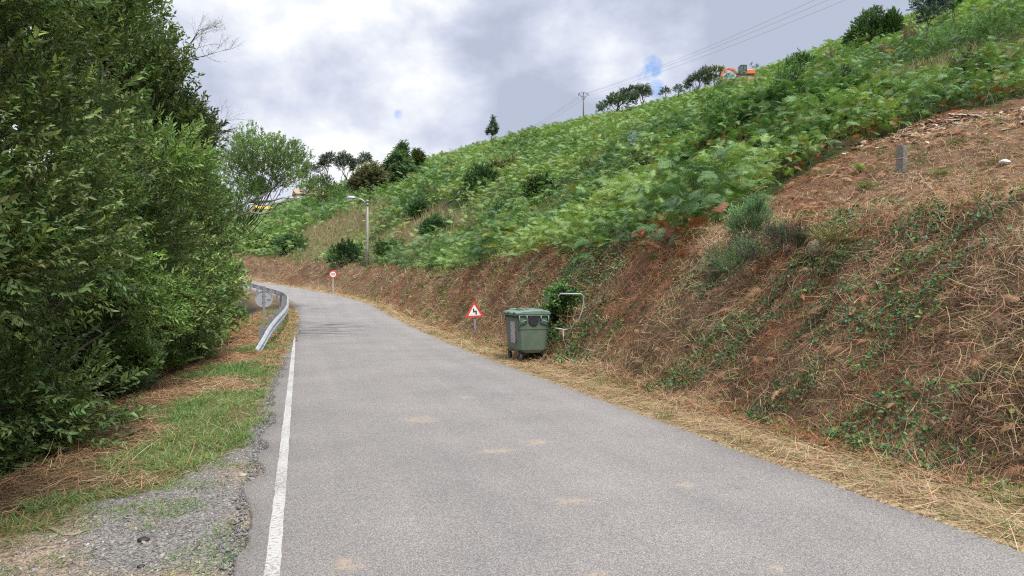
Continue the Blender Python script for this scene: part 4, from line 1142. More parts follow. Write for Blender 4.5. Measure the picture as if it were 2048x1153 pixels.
    branchy('dead_sapling', 'dead brown bushy sapling at the foot of the second oak', at(1782, 66), (-.2, 0, .9), .05, 9, leaf=[(.20, .10, .08), (.15, .08, .065)], depth=3, nl=130, tw=TW_BROADM, group='dead brown saplings')
    # saplings and shrubs standing out of the bracken
    blob_tree('blue_sapling', 'blue grey eucalypt sapling standing in the green bracken', 1268, 34, [(1268, 272, 5), (1266, 283, 8), (1272, 290, 9), (1264, 300, 11), (1273, 306, 10), (1268, 316, 11)], TW_BROADM, 300, BLUEC, .03, sc=(.6, .9), group=None, droop=.2, vbase=330)
    GS = 'green shrubs standing out of the bracken'
    for (u, d, pix, n, pl, lb) in (
        (963, 66, [(960, 345, 14), (975, 350, 14), (948, 358, 16), (966, 360, 18), (985, 358, 14), (940, 368, 13)], 700, DARKG, 'dark rounded gorse bush halfway up the green slope'),
        (1190, 46, [(1180, 285, 12), (1195, 280, 12), (1205, 292, 14), (1185, 298, 14), (1215, 300, 10)], 600, OAKC, 'dark broom bush beside the blue grey sapling'),
        (1578, 25, [(1580, 128, 10), (1572, 145, 14), (1590, 150, 13), (1565, 168, 18), (1585, 175, 20), (1572, 198, 22), (1592, 205, 20), (1560, 215, 20)], 900, [(.07, .15, .04), (.09, .18, .05)], 'tall leafy sapling above the end of the clearing'),
        (690, 58, [(680, 505, 14), (695, 500, 16), (708, 508, 16), (670, 518, 14), (695, 520, 16)], 650, DARKG, 'dark bush on the bank edge behind the speed limit sign'),
        (770, 56, [(765, 500, 14), (782, 498, 14), (792, 508, 14), (770, 514, 14)], 520, OAKC, 'bush beside the foot of the street lamp'),
        (1440, 21, [(1445, 215, 16), (1430, 230, 20), (1455, 235, 20), (1438, 255, 24), (1460, 262, 22)], 700, [(.08, .17, .045), (.10, .20, .05)], 'light green shrub at the edge of the bracken above the clearing'),
        (990, 27, [(985, 430, 12), (1000, 424, 14), (1012, 432, 14), (995, 445, 16)], 480, [(.05, .12, .05), (.06, .13, .055)], 'grey green broom at the top edge of the mown bank'),
        (1700, 26, [(1692, 150, 12), (1705, 165, 16), (1690, 180, 18), (1708, 192, 18)], 520, DARKG, 'dark fern covered bush above the dry grass strip')):
        q = blob_tree('shrub', lb, u, d, pix, TW_BROADM if d < 50 else TW_FARB, n, pl, .035, cat='shrub', group=GS, vbase=max(v + .7 * r for _, v, r in pix), kids=('foliage', 'stems'), sc=(.4, 1.1) if d < 50 else (.4, .9), spread=.85, up=.7)
    # tall stands of bracken over the red litter, a head higher than the rest
    for k, (u, v, h, Rr, pl, lb) in enumerate(((1400, 372, 1.5, 1.1, GREEN, 'tall bracken stand nearest the bank corner'), (1462, 340, 2.0, 1.25, GREEN + DARKG, 'tall dark bracken stand behind the yellowing fern'), (1530, 318, 2.2, 1.3, DARKG, 'tallest bracken stand at the middle of the clearing edge'), (1600, 296, 2.1, 1.25, DARKG + GREEN, 'tall bracken stand under the leafy sapling'), (1670, 276, 1.9, 1.2, GREEN, 'tall bracken stand before the dry grass strip'), (1745, 250, 1.5, 1.1, GREEN + LIME, 'last tall bracken stand beside the rubble'))):
        b, d = hit(u, v); root = empty('bracken_stand', b, label=lb, cat='bracken', group='tall bracken stands along the clearing')
        h *= 1.4; Rr *= 1.12; n = 330; az = rs.uniform(0, 2 * PI, n); el = rs.rand(n) ** .7; q = np.sqrt(1 - el ** 2) * .85 + .1
        P = np.stack([np.cos(az) * q * Rr * rs.uniform(.5, 1, n), np.sin(az) * q * Rr * rs.uniform(.5, 1, n), h * el * rs.uniform(.75, 1, n) + .1], 1)
        dd = np.stack([np.cos(az), np.sin(az), rs.uniform(-.2, 1.0, n)], 1) + rs.normal(0, .35, (n, 3))
        M = frames(dd, rs.normal(0, .4, n)); C = pal(pl, n, .25); vg = Veg(); S = rs.uniform(.42, .8, n)
        q = (P[:, 2] < .42 * h) & (rs.rand(n) < .55); C[q] = pal(RUST, q.sum(), .2)
        for w in range(4):
            j = np.arange(n) % 4 == w; vg.scatter(FR_NEAR[w], P[j], M[j], S[j], C[j])
        vg.build('fronds', M_LEAF, root)
        m = 40; vg = Veg(); a2 = rs.uniform(0, 2 * PI, m); q = np.sqrt(rs.rand(m)) * Rr * .8
        vg.strips(np.stack([np.cos(a2) * q, np.sin(a2) * q, 0 * q - .1], 1), unit(np.stack([rs.normal(0, .15, m), rs.normal(0, .15, m), np.ones(m)], 1)), np.tile([1.0, .3, 0], (m, 1)), rs.normal(0, .12, (m, 3)), rs.uniform(.5, .85, m) * h, np.full(m, .014), pal(BROWN + RUST, m), 3)
        vg.build('stalks', M_DRY, root)
    for k, (u, v, w, hgt, pl, lb) in enumerate(((870, 478, 62, 34, DARKG, 'dark low shrub over the brown ledge right of the lamp pole'), (835, 436, 46, 26, DARKG, 'small dark shrub above the street lamp ledge'), (1012, 352, 60, 26, [(.16, .17, .08), (.13, .16, .07)], 'brownish twiggy shrub above the dark gorse bush'), (1088, 398, 64, 34, OAKC, 'green shrub in the middle of the hillside'), (1338, 310, 60, 40, GREEN + LIME, 'bright green shrub past the blue grey sapling'), (1150, 436, 54, 30, OAKC, 'low shrub close above the mown bank'), (585, 505, 56, 26, DARKG, 'dark shrub on the bank edge at the far bend'), (520, 500, 50, 24, OAKC, 'green shrub on the far bend next to the tree row'), (1620, 150, 60, 40, DARKG, 'dark green hollow of shrubs below the dead sapling'), (1905, 120, 110, 56, OAKC, 'wide dark shrub high in the bracken below the blue eucalypt'), (2005, 100, 110, 66, GREEN + OAKC, 'leafy shrub where the bracken meets the frame edge'), (1960, 168, 90, 50, [(.13, .17, .08), (.16, .2, .09), (.11, .14, .07)], 'olive weedy shrub just above the upper rubble'), (705, 400, 60, 24, DARKG, 'dark clump beside the fine leaved tree'), (920, 350, 36, 18, [(.22, .13, .09), (.18, .11, .08)], 'patch of withered brown scrub beside the gorse bush'))):
        pix = [(u + w * (random.random() - .5) * .8, v - hgt * (.25 + .6 * random.random()), w * .22) for i in range(9)]
        dq = hit(u, v)[1]
        blob_tree('shrub', lb, u, dq, pix, TW_BROADM if dq < 45 else TW_FARB, 700, pl, .03, cat='shrub', group='low shrubs scattered over the hillside', vbase=v, kids=('foliage', 'stems'), sc=(.4, 1.0), spread=.9, up=.7)
    # heather and broom on the face of the bank
    for (u, v, h, R, pl, lb) in ((1510, 500, .72, .36, [(.17, .30, .15), (.20, .33, .16), (.14, .26, .14)], 'upright blue green broom bush on the bank lip'), (1480, 555, .40, .7, [(.15, .26, .09), (.17, .29, .10), (.13, .22, .08), (.24, .15, .24)], 'dark heather bush with a few purple flowers below the broom'), (1575, 525, .35, .45, [(.04, .085, .03), (.05, .10, .035), (.15, .07, .15)], 'low spreading heather next to the brown boulder')):
        b, d = hit(u, v)
        tree('heather', lb, 'bush', b, column_clusters(h, R, 14, u, low=.1, top=.3), TW_SPRIG, 1000, pl, (0, 0, h * .6), .015, group='heather and broom bushes on the bank', kids=('foliage', 'stems'), up=.7, sc=(.4, .8))
    # individually visible ferns along the bracken edge
    for k, (u, v, sc, pl, lb) in enumerate(((1490, 345, .75, [(.20, .25, .05), (.16, .23, .05)], 'yellowing fern at the edge of the dead red bracken'), (1545, 330, .6, [(.16, .24, .06), (.24, .24, .06)], 'pale yellow fern leaning over the red litter'), (1360, 430, .9, GREEN, 'large green fern hanging over the corner of the bank'), (1290, 425, .95, GREEN, 'bright green fern on the bank edge above the bin'), (1720, 345, .35, LIME, 'small lime green fern alone in the cleared litter'), (1210, 455, .8, LIME, 'light fern at the top of the mown bank'))):
        p, d = hit(u, v)
        fern(p.x, p.y, sc, lb, 'ferns along the clearing edge', pl, 14)
    # grass tussocks one can pick out
    for k, (u, v, sz, pl, lb) in enumerate(((1670, 490, 1.25, [(.17, .16, .06), (.22, .19, .08), (.12, .13, .05)], 'long dull grass tussock hanging over the brown boulder'), (1880, 350, .8, [(.17, .25, .07), (.14, .22, .06)], 'bright grass tuft beside the lying stick'), (1735, 375, .9, [(.11, .19, .06), (.14, .22, .07)], 'wide grass tuft below the stone post'), (1915, 290, .8, [(.10, .17, .06), (.13, .20, .07)], 'grass tuft on the slope beyond the stone post'), (1320, 790, .45, [(.16, .23, .07), (.30, .30, .14)], 'grass tuft in the straw at the foot of the bank'))):
        b, d = hit(u, v); root = empty('grass_tussock', b, label=lb, cat='grass tuft', group='grass tussocks on the bank')
        n = 300; az = rs.uniform(0, 2 * PI, n); q = np.sqrt(rs.rand(n)) * .16 * sz
        P = np.stack([np.cos(az) * q, np.sin(az) * q, 0 * az - .03], 1)
        dd = unit(np.stack([np.cos(az) * .5, np.sin(az) * .5, np.ones(n)], 1) + rs.normal(0, .22, (n, 3))); L = rs.uniform(.25, .6, n) * sz
        bend = np.stack([dd[:, 0] * L * .7, dd[:, 1] * L * .7, -.5 * L], 1); a2 = rs.uniform(0, 2 * PI, n)
        vg = Veg(); vg.strips(P, dd, np.stack([np.cos(a2), np.sin(a2), 0 * a2], 1), bend, L, .009 * rs.uniform(.6, 1.3, n), pal(pl, n), 4)
        vg.build('blades', M_LEAF, root)
        vg = Veg(); m = 60; vg.strips(P[:m], unit(dd[:m] + [0, 0, -.7]), np.stack([np.cos(a2), np.sin(a2), 0 * a2], 1)[:m], bend[:m] * .6, L[:m] * .7, np.full(m, .008), pal(STRAW, m), 3)
        vg.build('dry_blades', M_DRY, root)
    # bare twiggy tree over the hedge
    d = 19.5; b = at(338, d)
    branchy('twiggy_tree', 'almost leafless thin tree sticking out above the dark tree row', b, (.0, .0, 8.2), .03, 23, leaf=MIDLEAF, depth=5, nl=260, tw=[leaf_tmpl(.05, .02)], spread=.55, shrink=.085, bark=M_BARK, kids=3, lean=(.38, -.1))

# ------------------------------------------------------------------ built things
def disc(r, n=40, cx=0, cz=0): return [(cx + r * math.cos(2 * PI * i / n), cz + r * math.sin(2 * PI * i / n)) for i in range(n)]

def rounded_poly(pts, rad, k=6):
    out = []; n = len(pts)
    for i in range(n):
        p = Vector(pts[i]); a = (Vector(pts[i - 1]) - p).normalized(); b = (Vector(pts[(i + 1) % n]) - p).normalized()
        half = math.acos(max(-1, min(1, a.dot(b)))) / 2
        tl = rad / math.tan(half); c = p + (a + b).normalized() * rad / math.sin(half)
        s = p + a * tl - c; e = p + b * tl - c
        a0 = math.atan2(s.y, s.x); a1 = math.atan2(e.y, e.x)
        while a1 - a0 > PI: a1 -= 2 * PI
        while a1 - a0 < -PI: a1 += 2 * PI
        out += [(c.x + rad * math.cos(a0 + (a1 - a0) * j / k), c.y + rad * math.sin(a0 + (a1 - a0) * j / k)) for j in range(k + 1)]
    return out

def to_camera_yaw(p, extra=0):
    """rotation about z that turns a panel facing -y towards the viewer"""
    return math.atan2(-p.x, p.y) * -1 * -1 + extra

def sign_post(root, h, w=.08, t=.04, m=None):
    mb = MB()
    mb.box((0, .012 + t / 2, h / 2 - .2), (w, t, h + .4)); mb.build('post', m or M_GALVDARK, root, .006)

def build_signs():
    # triangle: double bend
    d = 24.0; b = at(951.5, d); zc = ztop(621, d)
    root = empty('warning_sign', b, label='red bordered triangular double bend warning sign on a short leaning post', cat='road sign', rot=(0, math.radians(-2.5), math.atan2(-b.x, b.y) * 1.0))
    hb = ztop(635.5, d) - b.z
    sd = .64
    tri = [(-sd / 2, hb), (sd / 2, hb), (0, hb + sd * .866)]
    cz = hb + sd * .29
    outer = rounded_poly(tri, .035)
    shrink = lambda k: [((x) * k, (z - cz) * k + cz) for x, z in tri]
    inner = rounded_poly(shrink(.66), .012)
    mb = MB(); mb.prism(outer, -.012, .006); mb.build('sign_panel', M_WHITE, root)
    mb = MB(); mb.ring(outer, inner, -.016, -.0125); mb.build('border', M_RED, root)
    q = [(-.075, .135), (-.03, .15), (-.015, .06), (.065, .035), (.085, -.06), (.045, -.06), (.035, -.005), (-.055, .025)]
    hd = [(-.105, .11), (-.06, .185), (.0, .125)]
    k = .78
    sym = MB(); pl = lambda pp: [(x * k + .005, z * k + cz - .02) for x, z in pp]
    sym.prism(pl([(-.035, .17), (-.075, .13), (-.06, .015), (-.035, -.01), (.03, .025), (.03, -.085), (.085, -.085), (.088, .06), (.055, .085), (-.012, .05), (-.015, .13)]), -.017, -.0125)
    sym.build('bend_arrow', M_BLACK, root)
    sign_post(root, hb + .3, .075, .04)
    # 50 limit
    d = 58.5; b = at(666, d); zc = ztop(549, d) - b.z
    root = empty('speed_limit_sign', b, label='round red and white speed limit sign reading 50', cat='road sign', rot=(0, 0, math.atan2(-b.x, b.y)))
    mb = MB(); mb.prism(disc(.31, 40, 0, zc), -.012, .006); mb.build('sign_panel', M_WHITE, root)
    mb = MB(); mb.ring(disc(.31, 40, 0, zc), disc(.215, 40, 0, zc), -.017, -.0125); mb.build('border', M_RED, root)
    num = MB()
    # the numeral 5 from bars and a bowl, the numeral 0 from an oval band
    def band(cx, cz2, rx, rz, a0, a1, w, n=14):
        o = [(cx + rx * math.cos(a0 + (a1 - a0) * i / n), cz2 + rz * math.sin(a0 + (a1 - a0) * i / n)) for i in range(n + 1)]
        i_ = [(cx + (rx - w) * math.cos(a0 + (a1 - a0) * i / n), cz2 + (rz - w) * math.sin(a0 + (a1 - a0) * i / n)) for i in range(n + 1)]
        for j in range(n): num.prism([o[j], o[j + 1], i_[j + 1], i_[j]], -.018, -.0125)
    w = .034
    num.prism([(-.13, zc + .10), (-.025, zc + .10), (-.025, zc + .068), (-.13, zc + .068)], -.018, -.0125)
    num.prism([(-.13, zc + .068), (-.098, zc + .068), (-.104, zc - .005), (-.136, zc - .005)], -.0185, -.0125)
    band(-.08, zc - .035, .062, .066, math.radians(150), math.radians(-145), w)
    band(.078, zc, .06, .10, 0, 2 * PI, w, 22)
    num.build('numerals', M_BLACK, root)
    sign_post(root, zc, .08, .04, M_GALV)
    # back of a round sign
    d = 27.0; b = at(528, d); zc = ztop(598.5, d) - b.z
    root = empty('round_sign', b, label='grey back of a round road sign on a tall post behind the barrier', cat='road sign', rot=(0, 0, math.atan2(-b.x, b.y)))
    mb = MB(); mb.prism(disc(.30, 40, 0, zc), .0, .012); mb.ring(disc(.305, 40, 0, zc), disc(.285, 40, 0, zc), -.02, -.002); mb.build('sign_panel', M_SIGNBACK, root)
    mb = MB(); mb.box((0, -.05, zc / 2 + .1), (.075, .06, zc + .75)); mb.build('post', M_GALVDARK, root, .006)
    for zq in (.12, -.12): mb = MB(); mb.box((0, -.009, zc + zq), (.13, .016, .03)); mb.build('bracket', M_GALVDARK, root)
    mb = MB(); mb.box((.17, -.006, zc - .02), (.13, .008, .05)); mb.build('maker_plate', M_GALVDARK, root)

def build_barrier():
    pts = [(-1.12, 20.9, .02), (-1.0, 22.0, .22), (-.88, 23.2, .45), (-.74, 24.8, .62), (-.64, 27, .68), (-.56, 30, .70), (-.52, 34, .70)]
    P = [Vector((x, y, float(road_z(y)) + z)) for x, y, z in pts]
    for s in np.arange(36, 80, 2.0):
        gap = np.interp(s, [34, 42, 48, 54, 80], [.52, .62, .85, 1.25, 1.5])
        x, y = road_xy(np.array([s]), left_edge(np.array([s])) - gap)
        P.append(Vector((float(x[0]), float(y[0]), float(road_z(s)) + .70)))
    root = empty('crash_barrier', P[0], label='grey steel crash barrier curving round the inside of the bend', cat='crash barrier')
    b0 = P[0]
    # W profile: lateral depth against height, swept along the path
    prof = [(.0, .0), (.03, -.02), (.075, -.06), (.075, -.10), (.02, -.135), (.02, -.165), (.075, -.20), (.075, -.24), (.03, -.28), (.0, -.30)]
    # resample the path
    Q = []
    for i in range(len(P) - 1):
        for k in range(4):
            p0 = P[max(i - 1, 0)]; p1 = P[i]; p2 = P[i + 1]; p3 = P[min(i + 2, len(P) - 1)]; t = k / 4
            Q.append(.5 * ((2 * p1) + (p2 - p0) * t + (2 * p0 - 5 * p1 + 4 * p2 - p3) * t * t + (3 * p1 - p0 - 3 * p2 + p3) * t ** 3))
    Q.append(P[-1]); vs = []; nrm = []
    for i, p in enumerate(Q):
        tg = Q[min(i + 1, len(Q) - 1)] - Q[max(i - 1, 0)]; tg.z = 0; tg.normalize()
        nn = Vector((tg.y, -tg.x, 0)); nrm.append(nn)
        vs += [p - b0 + nn * a + Vector((0, 0, c)) for a, c in prof]
        vs += [p - b0 + nn * (a - .008) + Vector((0, 0, c)) for a, c in prof]
    n = len(prof); fs = []
    for i in range(len(Q) - 1):
        o = i * 2 * n; o2 = o + 2 * n
        for k in range(n - 1):
            fs += [(o + k, o + k + 1, o2 + k + 1, o2 + k), (o + n + k + 1, o + n + k, o2 + n + k, o2 + n + k + 1)]
        fs += [(o, o2, o2 + n, o + n), (o + n - 1, o + 2 * n - 1, o2 + 2 * n - 1, o2 + n - 1)]
    mb = MB(); mb.add(vs, fs); mb.build('rail', M_GALV, root)
    # posts with spacer blocks
    acc = 0; last = -9
    for i, p in enumerate(Q):
        if i: acc += (p - Q[i - 1]).length
        if p.y < 23 or acc - last < 2.0 or acc > 55: continue
        last = acc; nn = nrm[i]; c = p - b0 - nn * .20
        gz = H(p.x - nn.x * .2, p.y - nn.y * .2) - b0.z
        rot = Matrix.Rotation(math.atan2(nn.y, nn.x), 3, 'Z')
        mb = MB(); hgt = c.z + .0 - gz + .3
        cc = Vector((c.x, c.y, c.z - hgt / 2 + .01))
        for sy in (-1, 1): mb.box(cc + rot @ Vector((0, sy * .05, 0)), (.12, .007, hgt), rot)
        mb.box(cc + rot @ Vector((-.0565, 0, 0)), (.007, .092, hgt), rot)
        post = mb.build('post', M_GALVDARK, root)
        mb = MB(); mb.box(c + nn * .13 + Vector((0, 0, -.15)), (.13, .10, .22), rot); mb.build('spacer', M_GALVDARK, post)

def build_lamp():
    d = 60.0; b = at(735, d)
    hgt = ztop(400, d) - b.z
    root = empty('street_lamp', b, label='grey street lamp with a bent arm on top of the bank', cat='street lamp')
    mb = MB(); mb.tube([(0, 0, -.6), (0, 0, hgt * .5), (0, 0, hgt)], [.105, .092, .075], 12); mb.build('pole', M_CONC, root)
    ax = Vector((-RGT[0], -RGT[1], 0))
    pts = [Vector((0, 0, hgt - .35)) + ax * .12, Vector((0, 0, hgt - .12)) + ax * .25, Vector((0, 0, hgt + .10)) + ax * .6, Vector((0, 0, hgt + .18)) + ax * 1.0]
    mb = MB(); mb.tube(pts, .03, 8); mb.build('arm', M_GALV, root)
    mb = MB()
    c = [Vector((0, 0, hgt + .17)) + ax * x for x in (.95, 1.05, 1.25, 1.45, 1.62, 1.68)]
    mb.tube(c, [.04, .085, .135, .145, .10, .03], 12)
    head = mb.build('lamp_head', M_GALV, root)
    mb = MB(); mb.tube([Vector((0, 0, hgt + .055)) + ax * x for x in (1.18, 1.28, 1.45, 1.55)], [.03, .09, .09, .03], 10); mb.build('lens', M_WHITE, head)
    for zq in (.42, .16): mb = MB(); mb.tube([(0, 0, hgt - zq), (0, 0, hgt - zq + .06)], .155, 12); mb.build('clamp', M_GALVDARK, root)

def build_power():
    d = 270.0; b = at(1167, d); hgt = ztop(195, d) - b.z
    root = empty('power_pole', b, label='tall power pole with Y shaped crossarm on the green skyline', cat='power pole')
    mb = MB(); mb.tube([(0, 0, -1), (0, 0, hgt)], [.30, .20], 10); mb.build('pole', M_BARK, root)
    R = Vector((RGT[0], RGT[1], 0)); sc = d / F_PX
    f = lambda du, v: R * (du * sc) + Vector((0, 0, ztop(v, d) - b.z))
    mb = MB()
    for pts in ([f(0, 201), f(-6, 190)], [f(0, 201), f(6, 190)], [f(-6, 190), f(-9, 186.5), f(0, 185), f(9, 186.5), f(6, 190)], [f(-9, 186.5), f(-6, 190)], [f(-4, 193.5), f(4, 193.5)], [f(0, 195), f(0, 185)]):
        mb.tube(pts, .085, 6)
    mb.build('crossarm', M_DARKMET, root)
    ends = [f(-9.3, 187), f(0, 185), f(9.3, 187)]
    for e in ends:
        mb = MB(); mb.tube([e, e + Vector((0, 0, -.25)), e + Vector((0, 0, -.5)), e + Vector((0, 0, -.8))], [.06, .16, .16, .06], 8); mb.build('insulator', M_DARKMET, root)
    tops = [(1640, 0), (1668, 0), (1702, 0)]
    for k, e in enumerate(ends):
        a = b + e + Vector((0, 0, -.8)); u, v = tops[k]
        d2 = 150.0; q = dirs(u) * d2; c = Vector((q[0], q[1], ztop(v, d2)))
        stretch = a + (c - a) * 1.25
        stretch.z += 2.0
        pts = []
        for i in range(25):
            t = i / 24; p = a.lerp(stretch, t); p.z -= 3.4 * 4 * t * (1 - t) * .5; pts.append(p)
        mb = MB(); o0 = pts[0]; mb.tube([p - o0 for p in pts], .021, 5, smooth=True)
        cab = mb.build('power_cable', M_DARKMET, None, loc=o0)
        tag(cab, ('lowest', 'middle', 'highest')[2 - k] + ' of the three power cables rising across the grey cloud', 'cable', 'power cables over the hill')
        w = a + Vector((0, 0, 0)); e2 = at(1050, 420); e2 = Vector((e2.x, e2.y, ztop(262, 420))) + R * (k - 1) * 1.7
        mb = MB(); pp = []
        for i in range(13):
            t = i / 12; p = w.lerp(e2, t); p.z -= 2.0 * t * (1 - t) * 4 * .5; pp.append(p - w)
        mb.tube(pp, .025, 5)
        cab = mb.build('power_cable', M_DARKMET, None, loc=w)
        tag(cab, ('first', 'second', 'third')[k] + ' faint power cable sinking behind the ridge beyond the pole', 'cable', 'power cables over the hill')

def build_bin():
    d = 16.9; e = dirs(1060) * d
    # long side parallel to the road, short side towards the viewer
    cx, cy = 5.0, 16.25
    gz = float(road_z(cy)) + .005
    root = empty('waste_container', (cx, cy, gz), math.radians(-3), label='green four wheeled rubbish container standing on the straw verge by the bank', cat='bin')
    L, W = 1.34, .70       # along y, along x
    z0, z1 = .24, 1.05
    mb = MB()
    def rect(hx, hy, z, c=.05):
        return [(x, y, z) for x, y in ((-hx + c, -hy), (hx - c, -hy), (hx, -hy + c), (hx, hy - c), (hx - c, hy), (-hx + c, hy), (-hx, hy - c), (-hx, -hy + c))]
    lv = [(.82, .86, z0 - .02, .12), (.90, .91, z0 + .05, .06), (.965, .97, z1 - .32, .05), (.968, .973, z1 - .315, .05), (.985, .985, z1 - .31, .05), (1.0, 1.0, z1, .05)]
    vs = []; fs = []
    for kx, ky, z, c in lv: vs += rect(W / 2 * kx, L / 2 * ky, z, c)
    for i in range(len(lv) - 1):
        for k in range(8): fs.append((i * 8 + k, i * 8 + (k + 1) % 8, (i + 1) * 8 + (k + 1) % 8, (i + 1) * 8 + k))
    fs.append(tuple(range(7, -1, -1))); fs.append(tuple(len(lv) * 8 - 8 + k for k in range(8)))
    mb.add(vs, fs)
    # stiffening teeth under the rim on the long sides
    for sx in (-1, 1):
        for k in range(13):
            mb.box((sx * (W / 2 + .008), -L / 2 + .1 + k * (L - .2) / 12, z1 - .035), (.03, .022, .07))
    body = mb.build('body', M_BIN, root, .008)
    mb = MB(); vs = rect(W / 2 + .035, L / 2 + .035, z1 - .012) + rect(W / 2 + .035, L / 2 + .035, z1 + .028)
    mb.add(vs, [tuple(range(7, -1, -1)), tuple(range(8, 16))] + [(k, (k + 1) % 8, 8 + (k + 1) % 8, 8 + k) for k in range(8)])
    mb.build('rim', M_BINLID, root, .008)
    # lid: low dome in long panels, hinge bar on the bank side
    mb = MB(); xs = [-.41, -.40, -.25, 0, .2, .36, .385]; zs = [.02, .055, .085, .105, .105, .085, .02]
    nl = 8; ys = [-L / 2 - .045 + (L + .09) * k / nl for k in range(nl + 1)]
    vs = [(x, y, z1 + .02 + z - (.02 if k in (0, nl) else 0)) for k, y in enumerate(ys) for x, z in zip(xs, zs)]
    nx = len(xs); fs = [(k * nx + i, k * nx + i + 1, (k + 1) * nx + i + 1, (k + 1) * nx + i) for k in range(nl) for i in range(nx - 1)]
    fs = [f[::-1] if False else f for f in fs]
    fs += [tuple(range(nx - 1, -1, -1)), tuple(nl * nx + i for i in range(nx))]
    fs += [(k * nx, (k + 1) * nx, (k + 1) * nx + nx - 1, k * nx + nx - 1) for k in range(nl)]
    mb.add(vs, fs)
    for k in range(3):
        y = -.36 + .36 * k
        mb.box((-.06, y, z1 + .13), (.5, .05, .02))
    for sx in (-1, 1): mb.box((.02 + sx * .2, 0, z1 + .122), (.05, L * .8, .022))
    lid = mb.build('lid', M_BINLID, root, .01)
    for y in (-.3, .3): mb = MB(); mb.box((-.425, y, z1 + .045), (.05, .26, .03)); mb.build('lid_grip', M_BINLID, lid, .008)
    mb = MB(); mb.box((-.12, -.20, z1 + .145), (.26, .34, .012)); mb.build('sliding_panel', M_BIN, lid, .004)
    mb = MB(); mb.tube([(.375, -L / 2 + .04, z1 + .06), (.375, L / 2 - .04, z1 + .06)], .022, 10); mb.build('hinge', M_BIN, lid)
    # two loop handles and the dark half round plate on each short end
    for sy in (-1, 1):
        yy = sy * (L / 2 + .03)
        for sx in (-1, 1):
            mb = MB(); x0 = sx * .245
            pts = [(x0 - .085, yy, z1 - .0), (x0 - .085, yy + sy * .02, z1 - (.15 if sx < 0 else .10)), (x0 + .085, yy + sy * .02, z1 - (.10 if sx < 0 else .15)), (x0 + .085, yy, z1 - .0)]
            for a, b in zip(pts[:-1], pts[1:]):
                mb.tube([a, b], .017, 6)
            mb.build('handle', M_BINLID, root)
        o = [(-.115, z1 - .012), (-.115, z1 - .10)] + [(.115 * math.cos(a), z1 - .10 - .115 * math.sin(a)) for a in [PI - PI * k / 14 for k in range(1, 14)]] + [(.115, z1 - .10), (.115, z1 - .012)]
        mb = MB(); q = sy * (L / 2 + .004); mb.prism(o, min(q, q + sy * .02), max(q, q + sy * .02)); mb.build('end_plate', M_BINDARK, root)
    # corner posts
    # castors
    for sx in (-1, 1):
        for sy in (-1, 1):
            x, y = sx * .265, sy * .50
            mb = MB()
            mb.tube([(x - .025, y, .10), (x + .025, y, .10)], .10, 18); wl = mb.build('wheel', M_RUBBER, root, .006)
            mb = MB(); mb.box((x - .036, y + .02, .16), (.007, .06, .15)); mb.box((x + .036, y + .02, .16), (.007, .06, .15)); mb.box((x, y + .03, .235), (.09, .10, .012)); mb.build('fork', M_DARKMET, wl)
            mb = MB(); mb.tube([(x - .029, y, .10), (x + .029, y, .10)], .045, 12); mb.build('hub', M_GALVDARK, wl)
    # faded sticker on the road side
    m, nt, out = newmat('faded_sticker')
    tc = N(nt, 'ShaderNodeTexCoord'); n = N(nt, 'ShaderNodeTexNoise', Scale=11.0, Detail=3.0); nt.links.new(tc.outputs['Object'], n.inputs['Vector'])
    c = ramp(nt, n.outputs['Fac'], [(.30, (.18, .20, .40)), (.42, (.44, .34, .50)), (.50, (.62, .60, .66)), (.58, (.62, .42, .18)), (.66, (.32, .28, .46)), (.75, (.62, .60, .65))])
    n2 = N(nt, 'ShaderNodeTexNoise', Scale=40.0, Detail=3.0); nt.links.new(tc.outputs['Object'], n2.inputs['Vector'])
    c = mixc(nt, 1.0, c, ramp(nt, n2.outputs['Fac'], [(.3, (.6, .6, .6)), (.7, (1.2, 1.2, 1.2))]), 'MULTIPLY')
    p = N(nt, 'ShaderNodeBsdfPrincipled', Roughness=.5); nt.links.new(c, p.inputs['Base Color']); nt.links.new(p.outputs[0], out.inputs[0])
    mb = MB(); zc = .66; hx = W / 2 * .955
    tiltv = .062
    mb.add([(-hx - .006, -.34, zc - .24), (-hx - .006, .10, zc - .24), (-hx - .019, .10, zc + .24), (-hx - .019, -.34, zc + .24), (-hx + .008, -.34, zc - .24), (-hx + .008, .10, zc - .24), (-hx - .002, .10, zc + .24), (-hx - .002, -.34, zc + .24)],
           [(0, 1, 2, 3)[::-1], (4, 5, 6, 7), (0, 1, 5, 4), (2, 3, 7, 6), (1, 2, 6, 5), (3, 0, 4, 7)])
    mb.build('sticker', m, root)

